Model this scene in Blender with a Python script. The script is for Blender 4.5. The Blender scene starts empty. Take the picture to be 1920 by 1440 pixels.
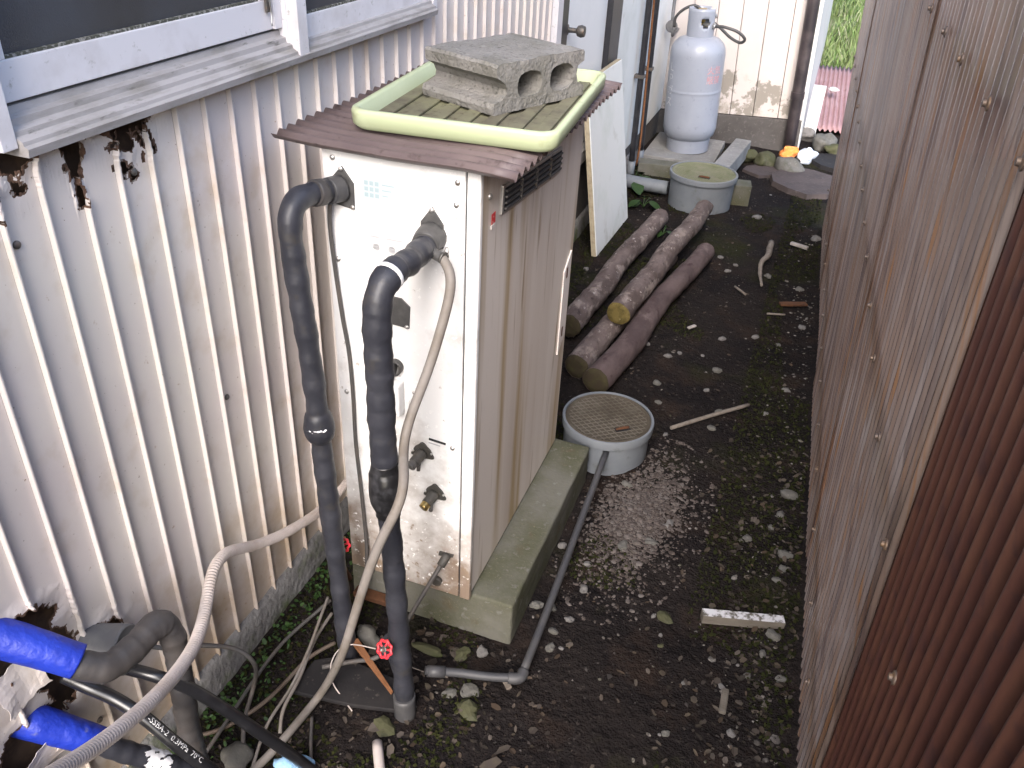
import bpy, bmesh, math, random
from mathutils import Vector, Matrix, noise
random.seed(7)
S = bpy.context.scene
COL = S.collection
R_ = math.radians

# ---------------------------------------------------------------- camera
# axes of the camera measured from the photograph's three vanishing points
AX = ((0.93914, 0.22127, -0.26270), (0.34189, -0.49374, 0.79957), (0.04722, -0.84075, -0.53936))
def _orth():
    y = Vector(AX[1]).normalized(); z = Vector(AX[2]); z = (z - y*z.dot(y)).normalized(); x = y.cross(z)
    return x, y, z
WX, WY, WZ = _orth()
FPX = 1589.7
CAM = Vector((0, 0, 1.6))
right = Vector((WX.x, WY.x, WZ.x)); down = Vector((WX.y, WY.y, WZ.y)); fwd = Vector((WX.z, WY.z, WZ.z))
cam_d = bpy.data.cameras.new('camera'); cam = bpy.data.objects.new('camera', cam_d); COL.objects.link(cam)
cam_d.sensor_width = 36; cam_d.lens = 36*FPX/1920; cam_d.clip_start = .02; cam_d.clip_end = 500
cam.matrix_world = Matrix(((right.x, -down.x, -fwd.x, CAM.x), (right.y, -down.y, -fwd.y, CAM.y), (right.z, -down.z, -fwd.z, CAM.z), (0, 0, 0, 1)))
S.camera = cam

# ---------------------------------------------------------------- sky, sun, exposure
SUN_EL, SUN_AZ = R_(41), R_(174)      # azimuth from +Y clockwise: behind the camera, hazy light
W = bpy.data.worlds.new('World'); S.world = W; W.use_nodes = True
wn = W.node_tree.nodes; wl = W.node_tree.links
bg = wn['Background']; sky = wn.new('ShaderNodeTexSky'); sky.sky_type = 'NISHITA'; sky.sun_disc = False
sky.sun_elevation = SUN_EL; sky.sun_rotation = SUN_AZ; sky.air_density = 1.0; sky.dust_density = 3.0; sky.ozone_density = 1.0
wl.new(sky.outputs[0], bg.inputs[0]); bg.inputs[1].default_value = 0.15
sd = bpy.data.lights.new('sun', 'SUN'); sd.energy = 1.4; sd.angle = R_(38); sd.color = (1, .97, .965)
sun = bpy.data.objects.new('sun', sd); COL.objects.link(sun)
sdir = Vector((math.sin(SUN_AZ)*math.cos(SUN_EL), math.cos(SUN_AZ)*math.cos(SUN_EL), math.sin(SUN_EL)))
sun.rotation_euler = sdir.to_track_quat('Z', 'Y').to_euler()
S.view_settings.view_transform = 'Standard'; S.view_settings.look = 'None'; S.view_settings.gamma = 1
S.view_settings.exposure = 2.05
S.render.engine = 'CYCLES'

# ---------------------------------------------------------------- measuring helpers: a sighting line met with a real plane
def _ray(u, v):
    d = Vector((u-960, v-720, FPX)); return Vector((WX.dot(d), WY.dot(d), WZ.dot(d)))
def pz(u, v, z=0.): d = _ray(u, v); return CAM + d*((z-CAM.z)/d.z)
def px(u, v, x): d = _ray(u, v); return CAM + d*((x-CAM.x)/d.x)
def py(u, v, y): d = _ray(u, v); return CAM + d*((y-CAM.y)/d.y)

# ---------------------------------------------------------------- materials
MATS = {}
def mat(name, col, rough=.6, spec=.4, layers=(), bump=(), metal=0., trans=0., island=None, stretch=None, coat=0.):
    """layers: (scale, colour, lo, hi[, detail]) noise-masked colours laid over the base; bump: (scale, distance, strength)"""
    m = bpy.data.materials.new(name); m.use_nodes = True; n = m.node_tree.nodes; l = m.node_tree.links
    b = n['Principled BSDF']; b.inputs['Roughness'].default_value = rough; b.inputs['Specular IOR Level'].default_value = spec
    b.inputs['Metallic'].default_value = metal; b.inputs['Coat Weight'].default_value = coat; b.inputs['Coat Roughness'].default_value = .13; b.inputs['Coat IOR'].default_value = 1.6
    tc = n.new('ShaderNodeTexCoord'); vec = tc.outputs['Object']
    if stretch:
        mp = n.new('ShaderNodeMapping'); mp.inputs['Scale'].default_value = stretch; l.new(vec, mp.inputs[0]); vec = mp.outputs[0]
    rgb = n.new('ShaderNodeRGB'); rgb.outputs[0].default_value = (*col, 1); cur = rgb.outputs[0]
    if island:
        g = n.new('ShaderNodeNewGeometry'); cr = n.new('ShaderNodeValToRGB'); l.new(g.outputs['Random Per Island'], cr.inputs[0])
        e = cr.color_ramp.elements
        while len(e) < len(island): e.new(.5)
        for i, c in enumerate(island): e[i].position = i/(len(island)-1); e[i].color = (*c, 1)
        cur = cr.outputs[0]
    for L in layers:
        sc, c, lo, hi = L[:4]
        nz = n.new('ShaderNodeTexNoise'); nz.inputs['Scale'].default_value = sc; nz.inputs['Detail'].default_value = L[4] if len(L) > 4 else 5
        nz.inputs['Roughness'].default_value = .62
        l.new(vec, nz.inputs['Vector'])
        fac = nz.outputs['Fac']
        if len(L) > 5:      # dirt gathers at one end of an axis: (axis, from, to, gain)
            ax, a, c2, gain = L[5]
            sp = n.new('ShaderNodeSeparateXYZ'); l.new(n.new('ShaderNodeNewGeometry').outputs['Position'], sp.inputs[0])
            mr = n.new('ShaderNodeMapRange'); mr.inputs[1].default_value = a; mr.inputs[2].default_value = c2
            mr.inputs[3].default_value = 0; mr.inputs[4].default_value = gain; l.new(sp.outputs[ax], mr.inputs[0])
            ad = n.new('ShaderNodeMath'); ad.operation = 'ADD'; l.new(fac, ad.inputs[0]); l.new(mr.outputs[0], ad.inputs[1]); fac = ad.outputs[0]
        mr = n.new('ShaderNodeMapRange'); mr.inputs[1].default_value = lo; mr.inputs[2].default_value = hi; l.new(fac, mr.inputs[0])
        mx = n.new('ShaderNodeMix'); mx.data_type = 'RGBA'; l.new(mr.outputs[0], mx.inputs[0]); l.new(cur, mx.inputs[6]); mx.inputs[7].default_value = (*c, 1)
        cur = mx.outputs[2]
    l.new(cur, b.inputs['Base Color'])
    prev = None
    for sc, dist, st in bump:
        nz = n.new('ShaderNodeTexNoise'); nz.inputs['Scale'].default_value = sc; nz.inputs['Detail'].default_value = 4; l.new(vec, nz.inputs['Vector'])
        bp = n.new('ShaderNodeBump'); bp.inputs['Distance'].default_value = dist; bp.inputs['Strength'].default_value = st
        l.new(nz.outputs['Fac'], bp.inputs['Height'])
        if prev: l.new(prev, bp.inputs['Normal'])
        prev = bp.outputs[0]
    if prev: l.new(prev, b.inputs['Normal'])
    if trans:
        out = n['Material Output']; mx = n.new('ShaderNodeMixShader'); tr = n.new('ShaderNodeBsdfTransparent')
        l.new(cur, tr.inputs[0]); tl = n.new('ShaderNodeBsdfTranslucent'); l.new(cur, tl.inputs[0])
        m2 = n.new('ShaderNodeMixShader'); m2.inputs[0].default_value = .6; l.new(tr.outputs[0], m2.inputs[1]); l.new(tl.outputs[0], m2.inputs[2])
        mx.inputs[0].default_value = trans; l.new(b.outputs[0], mx.inputs[1]); l.new(m2.outputs[0], mx.inputs[2]); l.new(mx.outputs[0], out.inputs[0])
    MATS[name] = m
    return m

mat('siding', (.60, .55, .525), .38, .45, [(3, (.55, .49, .48), .4, .7), (1.3, (.61, .58, .52), .45, .7), (9, (.40, .31, .22), .56, .92, 8, (2, .50, .05, .36)), (120, (.24, .19, .15), .70, .74, 3), (60, (.33, .22, .13), .68, .8, 6, (2, .3, .0, .12))], [(5, .0015, .25), (300, .0004, .3)])
mat('siding_back', (.10, .068, .05), .9, .1, [(30, (.17, .11, .07), .5, .7), (12, (.05, .036, .03), .5, .65)])
mat('torn_edge', (.11, .065, .045), .85, .2, [(90, (.30, .26, .23), .55, .62), (40, (.05, .03, .022), .55, .65)])
mat('alu_white', (.62, .60, .62), .4, .4, [(8, (.45, .42, .42), .5, .8, 6), (60, (.3, .29, .26), .62, .74, 6)], [(200, .0004, .3)])
mat('alu_dirty', (.34, .32, .315), .5, .3, [(30, (.20, .185, .165), .45, .7, 8), (90, (.10, .095, .08), .6, .75, 6)], [(120, .0008, .5)], stretch=(1, .25, 1))
mat('grime', (.07, .07, .055), .9, .1, [(150, (.25, .24, .22), .5, .6)])
mat('glass_frosted', (.040, .038, .038), .25, .5, [(2, (.055, .060, .072), .4, .7)], [(420, .0012, .6)])
mat('screen', (.055, .052, .055), .7, .2, [(3, (.075, .07, .072), .4, .7)], [(600, .0006, .6)])
mat('concrete', (.20, .196, .19), .9, .15, [(6, (.14, .137, .13), .45, .7, 8), (45, (.26, .255, .245), .55, .72, 6), (160, (.13, .13, .12), .62, .7)], [(90, .003, .7), (25, .006, .4)])
mat('concrete_found', (.16, .155, .155), .95, .1, [(12, (.23, .225, .22), .45, .65, 8), (70, (.12, .115, .11), .56, .68, 6), (10, (.07, .09, .03), .56, .75, 6, (2, .09, .0, .12))], [(60, .006, .9), (20, .01, .5)])
mat('slab', (.110, .107, .092), .92, .12, [(5, (.066, .067, .042), .42, .62, 8), (40, (.15, .147, .138), .58, .72, 6), (11, (.08, .065, .042), .60, .72), (200, (.12, .115, .08), .6, .68)], [(110, .002, .7), (14, .004, .4)])
mat('block', (.20, .192, .182), .95, .1, [(9, (.13, .125, .108), .45, .68, 8), (130, (.10, .096, .087), .56, .66, 5), (35, (.28, .27, .26), .6, .75)], [(140, .004, .9), (22, .006, .5)])
mat('boiler_white', (.76, .755, .75), .35, .5, [(4, (.68, .66, .64), .5, .75), (7, (.20, .15, .115), .54, .86, 8, (2, .56, .14, .34)), (90, (.85, .84, .82), .64, .7, 4, (2, .4, .1, .04)), (55, (.22, .16, .11), .66, .76, 6, (2, .35, .12, .13))], [(6, .002, .25)])
mat('boiler_side', (.58, .525, .48), .42, .4, [(1.2, (.45, .385, .335), .40, .66, 3), (1.7, (.33, .245, .14), .48, .62, 3), (6, (.20, .135, .065), .60, .70, 4), (60, (.43, .38, .34), .64, .72)], [(8, .001, .15)], stretch=(1, 5, .25))
mat('black_insul', (.021, .022, .029), .48, .45, [(14, (.036, .037, .046), .42, .68, 6), (90, (.25, .25, .25), .735, .75), (30, (.040, .037, .035), .55, .75)], [(80, .0015, .5)])
mat('black_tape', (.010, .010, .011), .32, .5, [(30, (.045, .045, .05), .5, .7)], [(50, .002, .6)])
mat('grey_insul', (.040, .038, .040), .5, .4, [(12, (.062, .054, .050), .42, .68, 6), (90, (.3, .3, .3), .74, .755)], [(60, .002, .5)])
mat('grey_plastic', (.045, .045, .049), .5, .4, [(16, (.065, .063, .063), .45, .7)], [(60, .001, .3)])
mat('dark_plastic', (.06, .058, .057), .5, .4, [(30, (.10, .09, .085), .45, .7)])
mat('hose_beige', (.46, .405, .38), .5, .35, [(14, (.38, .32, .28), .45, .7, 6), (80, (.28, .23, .19), .66, .74)])
mat('hose_grey', (.19, .172, .158), .6, .3, [(14, (.14, .12, .10), .45, .7, 6)])
mat('cable', (.070, .066, .064), .6, .3, [(20, (.10, .085, .075), .45, .7)])
mat('cable_brown', (.075, .055, .042), .65, .3, [(20, (.1, .08, .065), .45, .7)])
mat('hose_black', (.012, .012, .014), .28, .5, [(30, (.03, .03, .033), .5, .8)])
mat('hose_print', (.62, .62, .62), .7, .2, [(400, (.2, .2, .2), .5, .6)])
mat('blue_tape', (.012, .032, .34), .48, .4, [(9, (.016, .045, .44), .45, .7), (18, (.010, .024, .25), .58, .75), (30, (.10, .11, .26), .64, .76, 7)], [(34, .006, .9), (9, .010, .6)])
mat('white_tape', (.72, .72, .74), .5, .4, [(20, (.5, .5, .5), .5, .7)])
mat('sleeve', (.11, .11, .115), .45, .4, [(20, (.15, .15, .15), .45, .7)])
mat('red_paint', (.62, .030, .045), .42, .5, [(60, (.45, .03, .03), .5, .7), (120, (.2, .05, .04), .66, .72)])
mat('brass', (.42, .31, .12), .35, .5, [(60, (.2, .13, .06), .5, .7)], metal=.9)
mat('steel', (.45, .44, .43), .4, .5, [(60, (.25, .2, .16), .55, .7)], metal=.8)
mat('dark_steel', (.10, .095, .09), .5, .5, [(60, (.16, .11, .08), .5, .7)], metal=.5)
mat('flange', (.055, .054, .054), .5, .4, [(40, (.085, .082, .08), .45, .7)])
mat('flange_dark', (.05, .047, .042), .55, .4, [(50, (.10, .085, .07), .5, .7)])
mat('roof_sheet', (.145, .110, .110), .36, .45, [(9, (.19, .145, .14), .4, .7), (40, (.05, .035, .032), .58, .72)], [], trans=.30)
mat('fence_far', (.29, .195, .15), .26, .7, [(7, (.36, .285, .25), .42, .62, 6), (12, (.36, .18, .085), .55, .66, 4), (5, (.15, .105, .098), .52, .66, 5), (23, (.17, .12, .105), .55, .67)], [(40, .0003, .15)], trans=.32, stretch=(0, 3.2, .10), coat=1.)
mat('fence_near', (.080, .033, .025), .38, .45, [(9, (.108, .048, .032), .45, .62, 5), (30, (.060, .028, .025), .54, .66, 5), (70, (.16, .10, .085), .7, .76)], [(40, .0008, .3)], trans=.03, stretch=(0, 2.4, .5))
mat('screw', (.12, .09, .075), .5, .5, [(60, (.2, .12, .06), .5, .7)], metal=.3)
mat('tray_rim', (.40, .45, .28), .5, .35, [(7, (.44, .49, .32), .4, .7), (14, (.27, .27, .15), .58, .76, 7)], [(60, .0008, .3)])
mat('tray_floor', (.14, .13, .088), .7, .25, [(7, (.09, .078, .058), .42, .62, 8), (4, (.20, .20, .12), .52, .7), (60, (.06, .05, .035), .58, .7)], [(80, .001, .5)])
mat('soil', (.0150, .0122, .0115), .97, .06, [(2.6, (.0095, .008, .0083), .42, .62, 8), (5, (.024, .0165, .0132), .52, .68, 8), (1.7, (.018, .0190, .0075), .54, .68, 9), (90, (.034, .029, .026), .58, .70, 5)], [(50, .012, 1.), (180, .005, .9), (11, .03, .6)])
mat('gravel', (.2, .17, .15), .95, .05, [(150, (.12, .1, .09), .5, .7)], island=[(.040, .033, .030), (.058, .048, .044), (.080, .068, .064), (.043, .035, .031), (.11, .098, .093), (.063, .054, .050)])
mat('pebble', (.4, .38, .36), .95, .05, [(60, (.22, .2, .18), .5, .7)], [(60, .003, .5)], island=[(.04, .036, .034), (.09, .08, .076), (.03, .028, .024), (.19, .18, .175), (.055, .047, .038), (.12, .11, .10), (.045, .047, .028)])
mat('crumbs', (.1, .1, .1), .95, .03, [], island=[(.0105, .0087, .008), (.024, .0195, .0175), (.0145, .011, .009), (.034, .029, .027), (.011, .0095, .009), (.048, .043, .041), (.019, .015, .013), (.0135, .0105, .009)])
mat('stone_pale', (.135, .128, .124), .9, .08, [(30, (.085, .08, .074), .45, .66)], [(40, .004, .6)])
mat('stone_grey', (.10, .096, .088), .85, .2, [(20, (.06, .058, .046), .45, .7), (90, (.16, .155, .145), .6, .72)], [(40, .004, .6)])
mat('stone_moss', (.060, .060, .034), .9, .1, [(20, (.095, .09, .077), .5, .68), (40, (.038, .045, .015), .5, .7)], [(40, .005, .7)])
mat('litter', (.12, .1, .08), .8, .2, [(40, (.06, .05, .035), .5, .7)], island=[(.035, .025, .018), (.065, .053, .045), (.02, .015, .012), (.09, .076, .066), (.045, .030, .020), (.025, .021, .018), (.07, .048, .032)])
mat('moss', (.012, .018, .005), 1, .05, [], [(200, .004, .8)], island=[(.012, .0145, .0055), (.018, .0205, .007), (.023, .025, .0085), (.0135, .0135, .007)])
mat('weed_leaf', (.03, .06, .014), .5, .3, [], island=[(.012, .030, .008), (.022, .050, .011), (.017, .038, .009), (.035, .075, .017)])
mat('bark', (.125, .098, .092), .85, .2, [(9, (.07, .052, .048), .40, .60, 8), (16, (.20, .165, .15), .53, .64, 6), (40, (.30, .27, .255), .62, .69, 5), (26, (.032, .023, .021), .6, .72, 5)], [(22, .012, .8), (80, .004, .7)], stretch=(1.3, .75, 1.3))
mat('bark_dark', (.098, .072, .070), .85, .2, [(8, (.06, .042, .042), .40, .60, 8), (14, (.13, .10, .094), .56, .68, 6), (20, (.04, .021, .022), .6, .7, 5)], [(22, .008, .7), (80, .003, .6)], stretch=(1.3, .75, 1.3))
mat('log_end', (.12, .092, .030), .85, .2, [(40, (.065, .05, .016), .45, .68, 6), (120, (.17, .135, .07), .6, .7)], [(90, .003, .6)])
mat('log_end_dark', (.035, .027, .017), .85, .2, [(40, (.045, .04, .018), .45, .68, 6)], [(90, .003, .6)])
mat('pit_plastic', (.12, .132, .15), .55, .35, [(7, (.15, .163, .178), .42, .7), (20, (.09, .095, .09), .58, .75, 7)], [(60, .0008, .3)])
mat('pit_cover', (.06, .049, .036), .75, .25, [(8, (.04, .032, .022), .42, .65, 8), (14, (.075, .068, .053), .55, .72, 6)], [(120, .001, .5)])
mat('pit_grid', (.10, .09, .073), .7, .3, [(8, (.055, .046, .034), .45, .62, 8)])
mat('pit_cover_moss', (.14, .145, .09), .8, .2, [(9, (.18, .17, .13), .45, .68, 8), (12, (.09, .10, .045), .55, .7)], [(120, .001, .5)])
mat('rust', (.085, .036, .016), .8, .3, [(40, (.045, .02, .011), .45, .7)])
mat('board_white', (.66, .68, .68), .5, .3, [(5, (.56, .60, .57), .5, .74, 7), (7, (.42, .42, .38), .60, .8, 7, (2, .28, .0, .16))], [(40, .0008, .3)])
mat('board_edge', (.36, .31, .22), .8, .2, [(40, (.24, .2, .14), .45, .7)])
mat('door_white', (.74, .76, .78), .4, .45, [(3, (.69, .71, .73), .45, .7)])
mat('black_frame', (.02, .02, .024), .4, .4, [(20, (.035, .034, .036), .5, .7)])
mat('wall_white', (.70, .71, .70), .6, .3, [(4, (.60, .62, .60), .5, .75), (9, (.42, .42, .36), .62, .8, 7, (2, .4, .0, .14))], [(40, .001, .3)])
mat('cream_panel', (.50, .45, .425), .55, .35, [(3, (.46, .41, .38), .45, .7), (9, (.24, .215, .185), .70, .745, 7, (2, .62, .24, .24)), (7, (.42, .37, .33), .68, .80, 6, (2, .6, .15, .22))], [(40, .001, .3)])
mat('annexe_base', (.085, .078, .074), .9, .15, [(6, (.065, .059, .056), .45, .7), (50, (.115, .106, .10), .56, .7)], [(60, .003, .5)])
mat('downpipe', (.022, .017, .019), .4, .45, [(8, (.06, .047, .048), .45, .7)])
mat('gas_grey', (.25, .268, .315), .36, .45, [(5, (.285, .303, .35), .42, .7), (25, (.19, .20, .235), .60, .75, 7), (90, (.16, .12, .1), .70, .745)], [(8, .001, .2)])
mat('gas_text', (.60, .61, .64), .6, .3, [(160, (.42, .43, .46), .45, .55)])
mat('gas_red', (.55, .20, .20), .6, .3, [(160, (.42, .40, .43), .52, .58)])
mat('wood_pale', (.30, .275, .26), .8, .2, [(20, (.2, .18, .16), .45, .68, 6), (60, (.38, .36, .34), .58, .7)], [(90, .002, .5)], stretch=(1, 1, 1))
mat('wood_grey', (.13, .115, .097), .85, .15, [(9, (.085, .073, .06), .42, .68, 7), (40, (.17, .155, .135), .58, .7)], [(60, .002, .6)], stretch=(.3, 3, 3))
mat('paint_flake', (.50, .50, .52), .7, .2, [(38, (.10, .09, .075), .47, .56, 6)])
mat('stake', (.19, .085, .040), .75, .2, [(30, (.13, .055, .024), .45, .68)], [(80, .001, .5)])
mat('twig', (.17, .148, .128), .85, .15, [(40, (.11, .092, .077), .45, .7)], [(120, .002, .6)])
mat('slate', (.014, .013, .014), .8, .2, [(10, (.022, .02, .02), .45, .7), (50, (.08, .07, .06), .62, .74)], [(40, .004, .5)])
mat('slate_brown', (.055, .043, .041), .8, .25, [(8, (.035, .028, .027), .45, .7), (40, (.085, .07, .068), .6, .74)], [(40, .005, .6)])
mat('orange_cloth', (.70, .22, .05), .8, .2, [(40, (.75, .38, .14), .5, .7)], [(60, .006, .7)])
mat('blue_cloth', (.26, .45, .66), .8, .2, [(40, (.34, .52, .70), .5, .7)], [(60, .006, .7)])
mat('plastic_clear', (.62, .66, .72), .3, .5, [(60, (.35, .38, .42), .5, .7)], [(50, .006, .8)])
mat('red_iron', (.24, .14, .145), .65, .3, [(4, (.29, .195, .20), .42, .7), (18, (.18, .09, .085), .56, .7)], [(60, .001, .3)])
mat('post_white', (.5, .49, .48), .6, .3, [(9, (.38, .37, .35), .5, .75)])
mat('bank_soil', (.09, .115, .04), 1, .1, [(1.5, (.16, .20, .07), .45, .65), (4, (.12, .11, .075), .55, .7)], [(10, .05, .8)])
mat('grass', (.12, .2, .04), .7, .2, [], island=[(.08, .15, .04), (.14, .20, .06), (.19, .23, .11), (.10, .17, .05), (.28, .28, .19)])
mat('sticker_silver', (.45, .51, .53), .4, .4, [(20, (.51, .56, .58), .4, .7)])
mat('sticker_print', (.33, .41, .44), .5, .3)
mat('sticker_faint', (.62, .615, .60), .5, .3)
mat('print_grey', (.42, .42, .43), .6, .3)
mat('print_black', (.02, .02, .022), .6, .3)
mat('sticker_red', (.55, .045, .05), .5, .3, [(90, (.65, .30, .27), .58, .62)])
mat('sticker_white', (.62, .57, .54), .5, .3, [(25, (.3, .17, .13), .64, .7), (7, (.52, .47, .44), .5, .7)])
mat('roof_tile', (.12, .12, .13), .7, .3, [(4, (.16, .16, .17), .45, .7)])
mat('soffit', (.34, .32, .29), .8, .2, [(4, (.28, .26, .23), .45, .7)])
mat('timber', (.22, .165, .11), .85, .15, [(9, (.16, .12, .08), .45, .7)], [(60, .002, .5)], stretch=(3, .3, 3))

# ---------------------------------------------------------------- object helpers
def link(name, me, m, parent=None, smooth=False):
    o = bpy.data.objects.new(name, me); COL.objects.link(o)
    if m is not None and not me.materials: me.materials.append(MATS[m])
    if smooth:
        for p in me.polygons: p.use_smooth = True
    if parent is not None:
        o.parent = parent
        if parent.type == 'EMPTY': o.matrix_parent_inverse = parent.matrix_basis.inverted()
    return o
def mesh(name, vs, fs, m, parent=None, smooth=False):
    me = bpy.data.meshes.new(name); me.from_pydata([tuple(v) for v in vs], [], fs); me.update()
    return link(name, me, m, parent, smooth)
def from_bm(name, bm, m, parent=None, smooth=False):
    bmesh.ops.recalc_face_normals(bm, faces=bm.faces)
    me = bpy.data.meshes.new(name); bm.to_mesh(me); bm.free()
    return link(name, me, m, parent, smooth)
def empty(name, loc, label, cat, group=None):
    o = bpy.data.objects.new(name, None); COL.objects.link(o); o.empty_display_size = .05
    o.matrix_basis = Matrix.Translation(Vector(loc)); return tag(o, label, cat, group)
def tag(o, label, cat, group=None):
    o['label'] = label; o['category'] = cat
    if group: o['group'] = group
    return o
def kind(o, k): o['kind'] = k; return o
def rebase(o):
    """origin of a one-mesh thing at the middle of its base"""
    vs = [v.co for v in o.data.vertices]
    lo = Vector((min(v.x for v in vs), min(v.y for v in vs), min(v.z for v in vs))); hi = Vector((max(v.x for v in vs), max(v.y for v in vs), max(v.z for v in vs)))
    c = Vector(((lo.x+hi.x)/2, (lo.y+hi.y)/2, lo.z))
    o.data.transform(Matrix.Translation(-c)); o.matrix_basis = Matrix.Translation(c) @ o.matrix_basis
    for ch in o.children: ch.matrix_parent_inverse = Matrix.Translation(-c)
    return o
def smooth_path(pts, n=8):
    pts = [Vector(p) for p in pts]; out = []
    for i in range(len(pts)-1):
        p0 = pts[i-1] if i else pts[0]*2-pts[1]; p1 = pts[i]; p2 = pts[i+1]; p3 = pts[i+2] if i+2 < len(pts) else p2*2-p1
        for k in range(n):
            t = k/n
            out.append(.5*((2*p1)+(p2-p0)*t+(2*p0-5*p1+4*p2-p3)*t*t+(3*p1-p0-3*p2+p3)*t**3))
    out.append(pts[-1]); return out
def resample(path, step):
    out = [path[0]]; acc = 0.
    for i in range(1, len(path)):
        a, b = path[i-1], path[i]; L = (b-a).length; t = step-acc
        while t <= L and L > 0: out.append(a.lerp(b, t/L)); t += step
        acc = (acc+L) % step
    if (out[-1]-path[-1]).length > step*.3: out.append(path[-1])
    return out
def relax(path, it=12):
    p = list(path)
    for _ in range(it): p = [p[0]]+[(p[i-1]+p[i]*2+p[i+1])/4 for i in range(1, len(p)-1)]+[p[-1]]
    return p
def frames(path):
    T = [(path[min(i+1, len(path)-1)]-path[max(i-1, 0)]).normalized() for i in range(len(path))]
    a = Vector((0, 0, 1)) if abs(T[0].z) < .9 else Vector((1, 0, 0))
    N = (a-T[0]*a.dot(T[0])).normalized(); out = []
    for t in T:
        N = (N-t*N.dot(t)).normalized(); out.append((t, N, t.cross(N)))
    return out
def tube_bm(bm, path, rad, seg=14, wob=0., caps=True, wrap=None, seed=0):
    fr = frames(path); rings = []; L = 0
    for i, p in enumerate(path):
        if i: L += (path[i]-path[i-1]).length
        r = rad(i/(len(path)-1), L) if callable(rad) else rad
        t, N, B = fr[i]; ring = []
        for k in range(seg):
            a = 2*math.pi*k/seg; d = N*math.cos(a)+B*math.sin(a)
            rr = r*(1+wob*noise.noise(Vector((p+d*r)*30+Vector((seed, 0, 0))))) if wob else r
            if wrap:
                f = (L/wrap[0]+k/seg+.25*noise.noise(Vector((L*9, 3, seed)))) % 1; rr += wrap[1]*(.55+.9*noise.noise(Vector((L*23, k*.35, 1))))*(f**2 if f < .9 else (1-f)*8)
            ring.append(bm.verts.new(p+d*rr))
        rings.append(ring)
    for i in range(len(rings)-1):
        for k in range(seg):
            bm.faces.new((rings[i][k], rings[i][(k+1) % seg], rings[i+1][(k+1) % seg], rings[i+1][k]))
    if caps:
        bm.faces.new(rings[0][::-1]); bm.faces.new(rings[-1])
    return rings
def tube(name, pts, rad, m, parent=None, seg=14, n=8, wob=0., caps=True, smooth=True, path=None, wrap=None):
    bm = bmesh.new(); tube_bm(bm, path or (smooth_path(pts, n) if n > 1 else [Vector(p) for p in pts]), rad, seg, wob, caps, wrap)
    o = from_bm(name, bm, m, parent)
    if smooth:
        for p in o.data.polygons: p.use_smooth = len(p.vertices) == 4
    return o
def box_bm(bm, lo, hi, M=None, bev=0.):
    lo = Vector(lo); hi = Vector(hi)
    r = bmesh.ops.create_cube(bm, size=1)
    for v in r['verts']:
        v.co = Vector(((lo.x+hi.x)/2+v.co.x*(hi.x-lo.x), (lo.y+hi.y)/2+v.co.y*(hi.y-lo.y), (lo.z+hi.z)/2+v.co.z*(hi.z-lo.z)))
    if bev:
        es = list({e for v in r['verts'] for e in v.link_edges})
        g = bmesh.ops.bevel(bm, geom=es, offset=bev, segments=2, profile=.6, affect='EDGES')
        vs = list({v for f in g['faces'] for v in f.verts} | {v for v in r['verts'] if v.is_valid})
    else: vs = r['verts']
    if M is not None:
        for v in vs: v.co = M @ v.co
def box(name, lo, hi, m, parent=None, bev=.002, M=None):
    bm = bmesh.new(); box_bm(bm, lo, hi, M, bev); return from_bm(name, bm, m, parent)
def lathe(name, prof, c, m, parent=None, seg=40, M=None, smooth=True):
    c = Vector(c); vs = []; fs = []
    for r, z in prof:
        for k in range(seg):
            a = 2*math.pi*k/seg; p = Vector((r*math.cos(a), r*math.sin(a), z)); vs.append((M @ p if M is not None else p)+c)
    for i in range(len(prof)-1):
        for k in range(seg): fs.append((i*seg+k, i*seg+(k+1) % seg, (i+1)*seg+(k+1) % seg, (i+1)*seg+k))
    if prof[0][0] > 0: fs.append(tuple(range(seg))[::-1])
    if prof[-1][0] > 0: fs.append(tuple(range((len(prof)-1)*seg, len(prof)*seg)))
    o = mesh(name, vs, fs, m, parent)
    bm = bmesh.new(); bm.from_mesh(o.data); bmesh.ops.remove_doubles(bm, verts=bm.verts, dist=1e-5); bmesh.ops.recalc_face_normals(bm, faces=bm.faces); bm.to_mesh(o.data); bm.free()
    if smooth:
        for p in o.data.polygons: p.use_smooth = len(p.vertices) <= 4
        try: o.data.set_sharp_from_angle(angle=R_(40))
        except Exception: pass
    return o
def plate(name, poly, axis, base, thick, m, parent=None, bev=0.):
    """an outline extruded along an axis ('x','y','z') from base by thick"""
    def mk(a, b, c):
        return {'x': (c, a, b), 'y': (a, c, b), 'z': (a, b, c)}[axis]
    n = len(poly); vs = [mk(a, b, base) for a, b in poly]+[mk(a, b, base+thick) for a, b in poly]
    fs = [tuple(range(n)), tuple(range(2*n-1, n-1, -1))]+[(i, (i+1) % n, n+(i+1) % n, n+i) for i in range(n)]
    bm = bmesh.new(); V = [bm.verts.new(v) for v in vs]
    for f in fs: bm.faces.new([V[i] for i in f])
    if bev: bmesh.ops.bevel(bm, geom=list(bm.edges), offset=bev, segments=1, affect='EDGES')
    return from_bm(name, bm, m, parent)
def blob(bm, c, s, rot=0., seed=0., sub=1, rough=.35):
    r = bmesh.ops.create_icosphere(bm, subdivisions=sub, radius=1)
    cr, sr = math.cos(rot), math.sin(rot)
    for v in r['verts']:
        d = v.co*(1+rough*noise.noise(v.co*1.3+Vector((seed*7.3, seed*3.1, seed))))
        x, y, z = d.x*s[0], d.y*s[1], d.z*s[2]
        v.co = Vector(c)+Vector((x*cr-y*sr, x*sr+y*cr, z))
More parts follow.
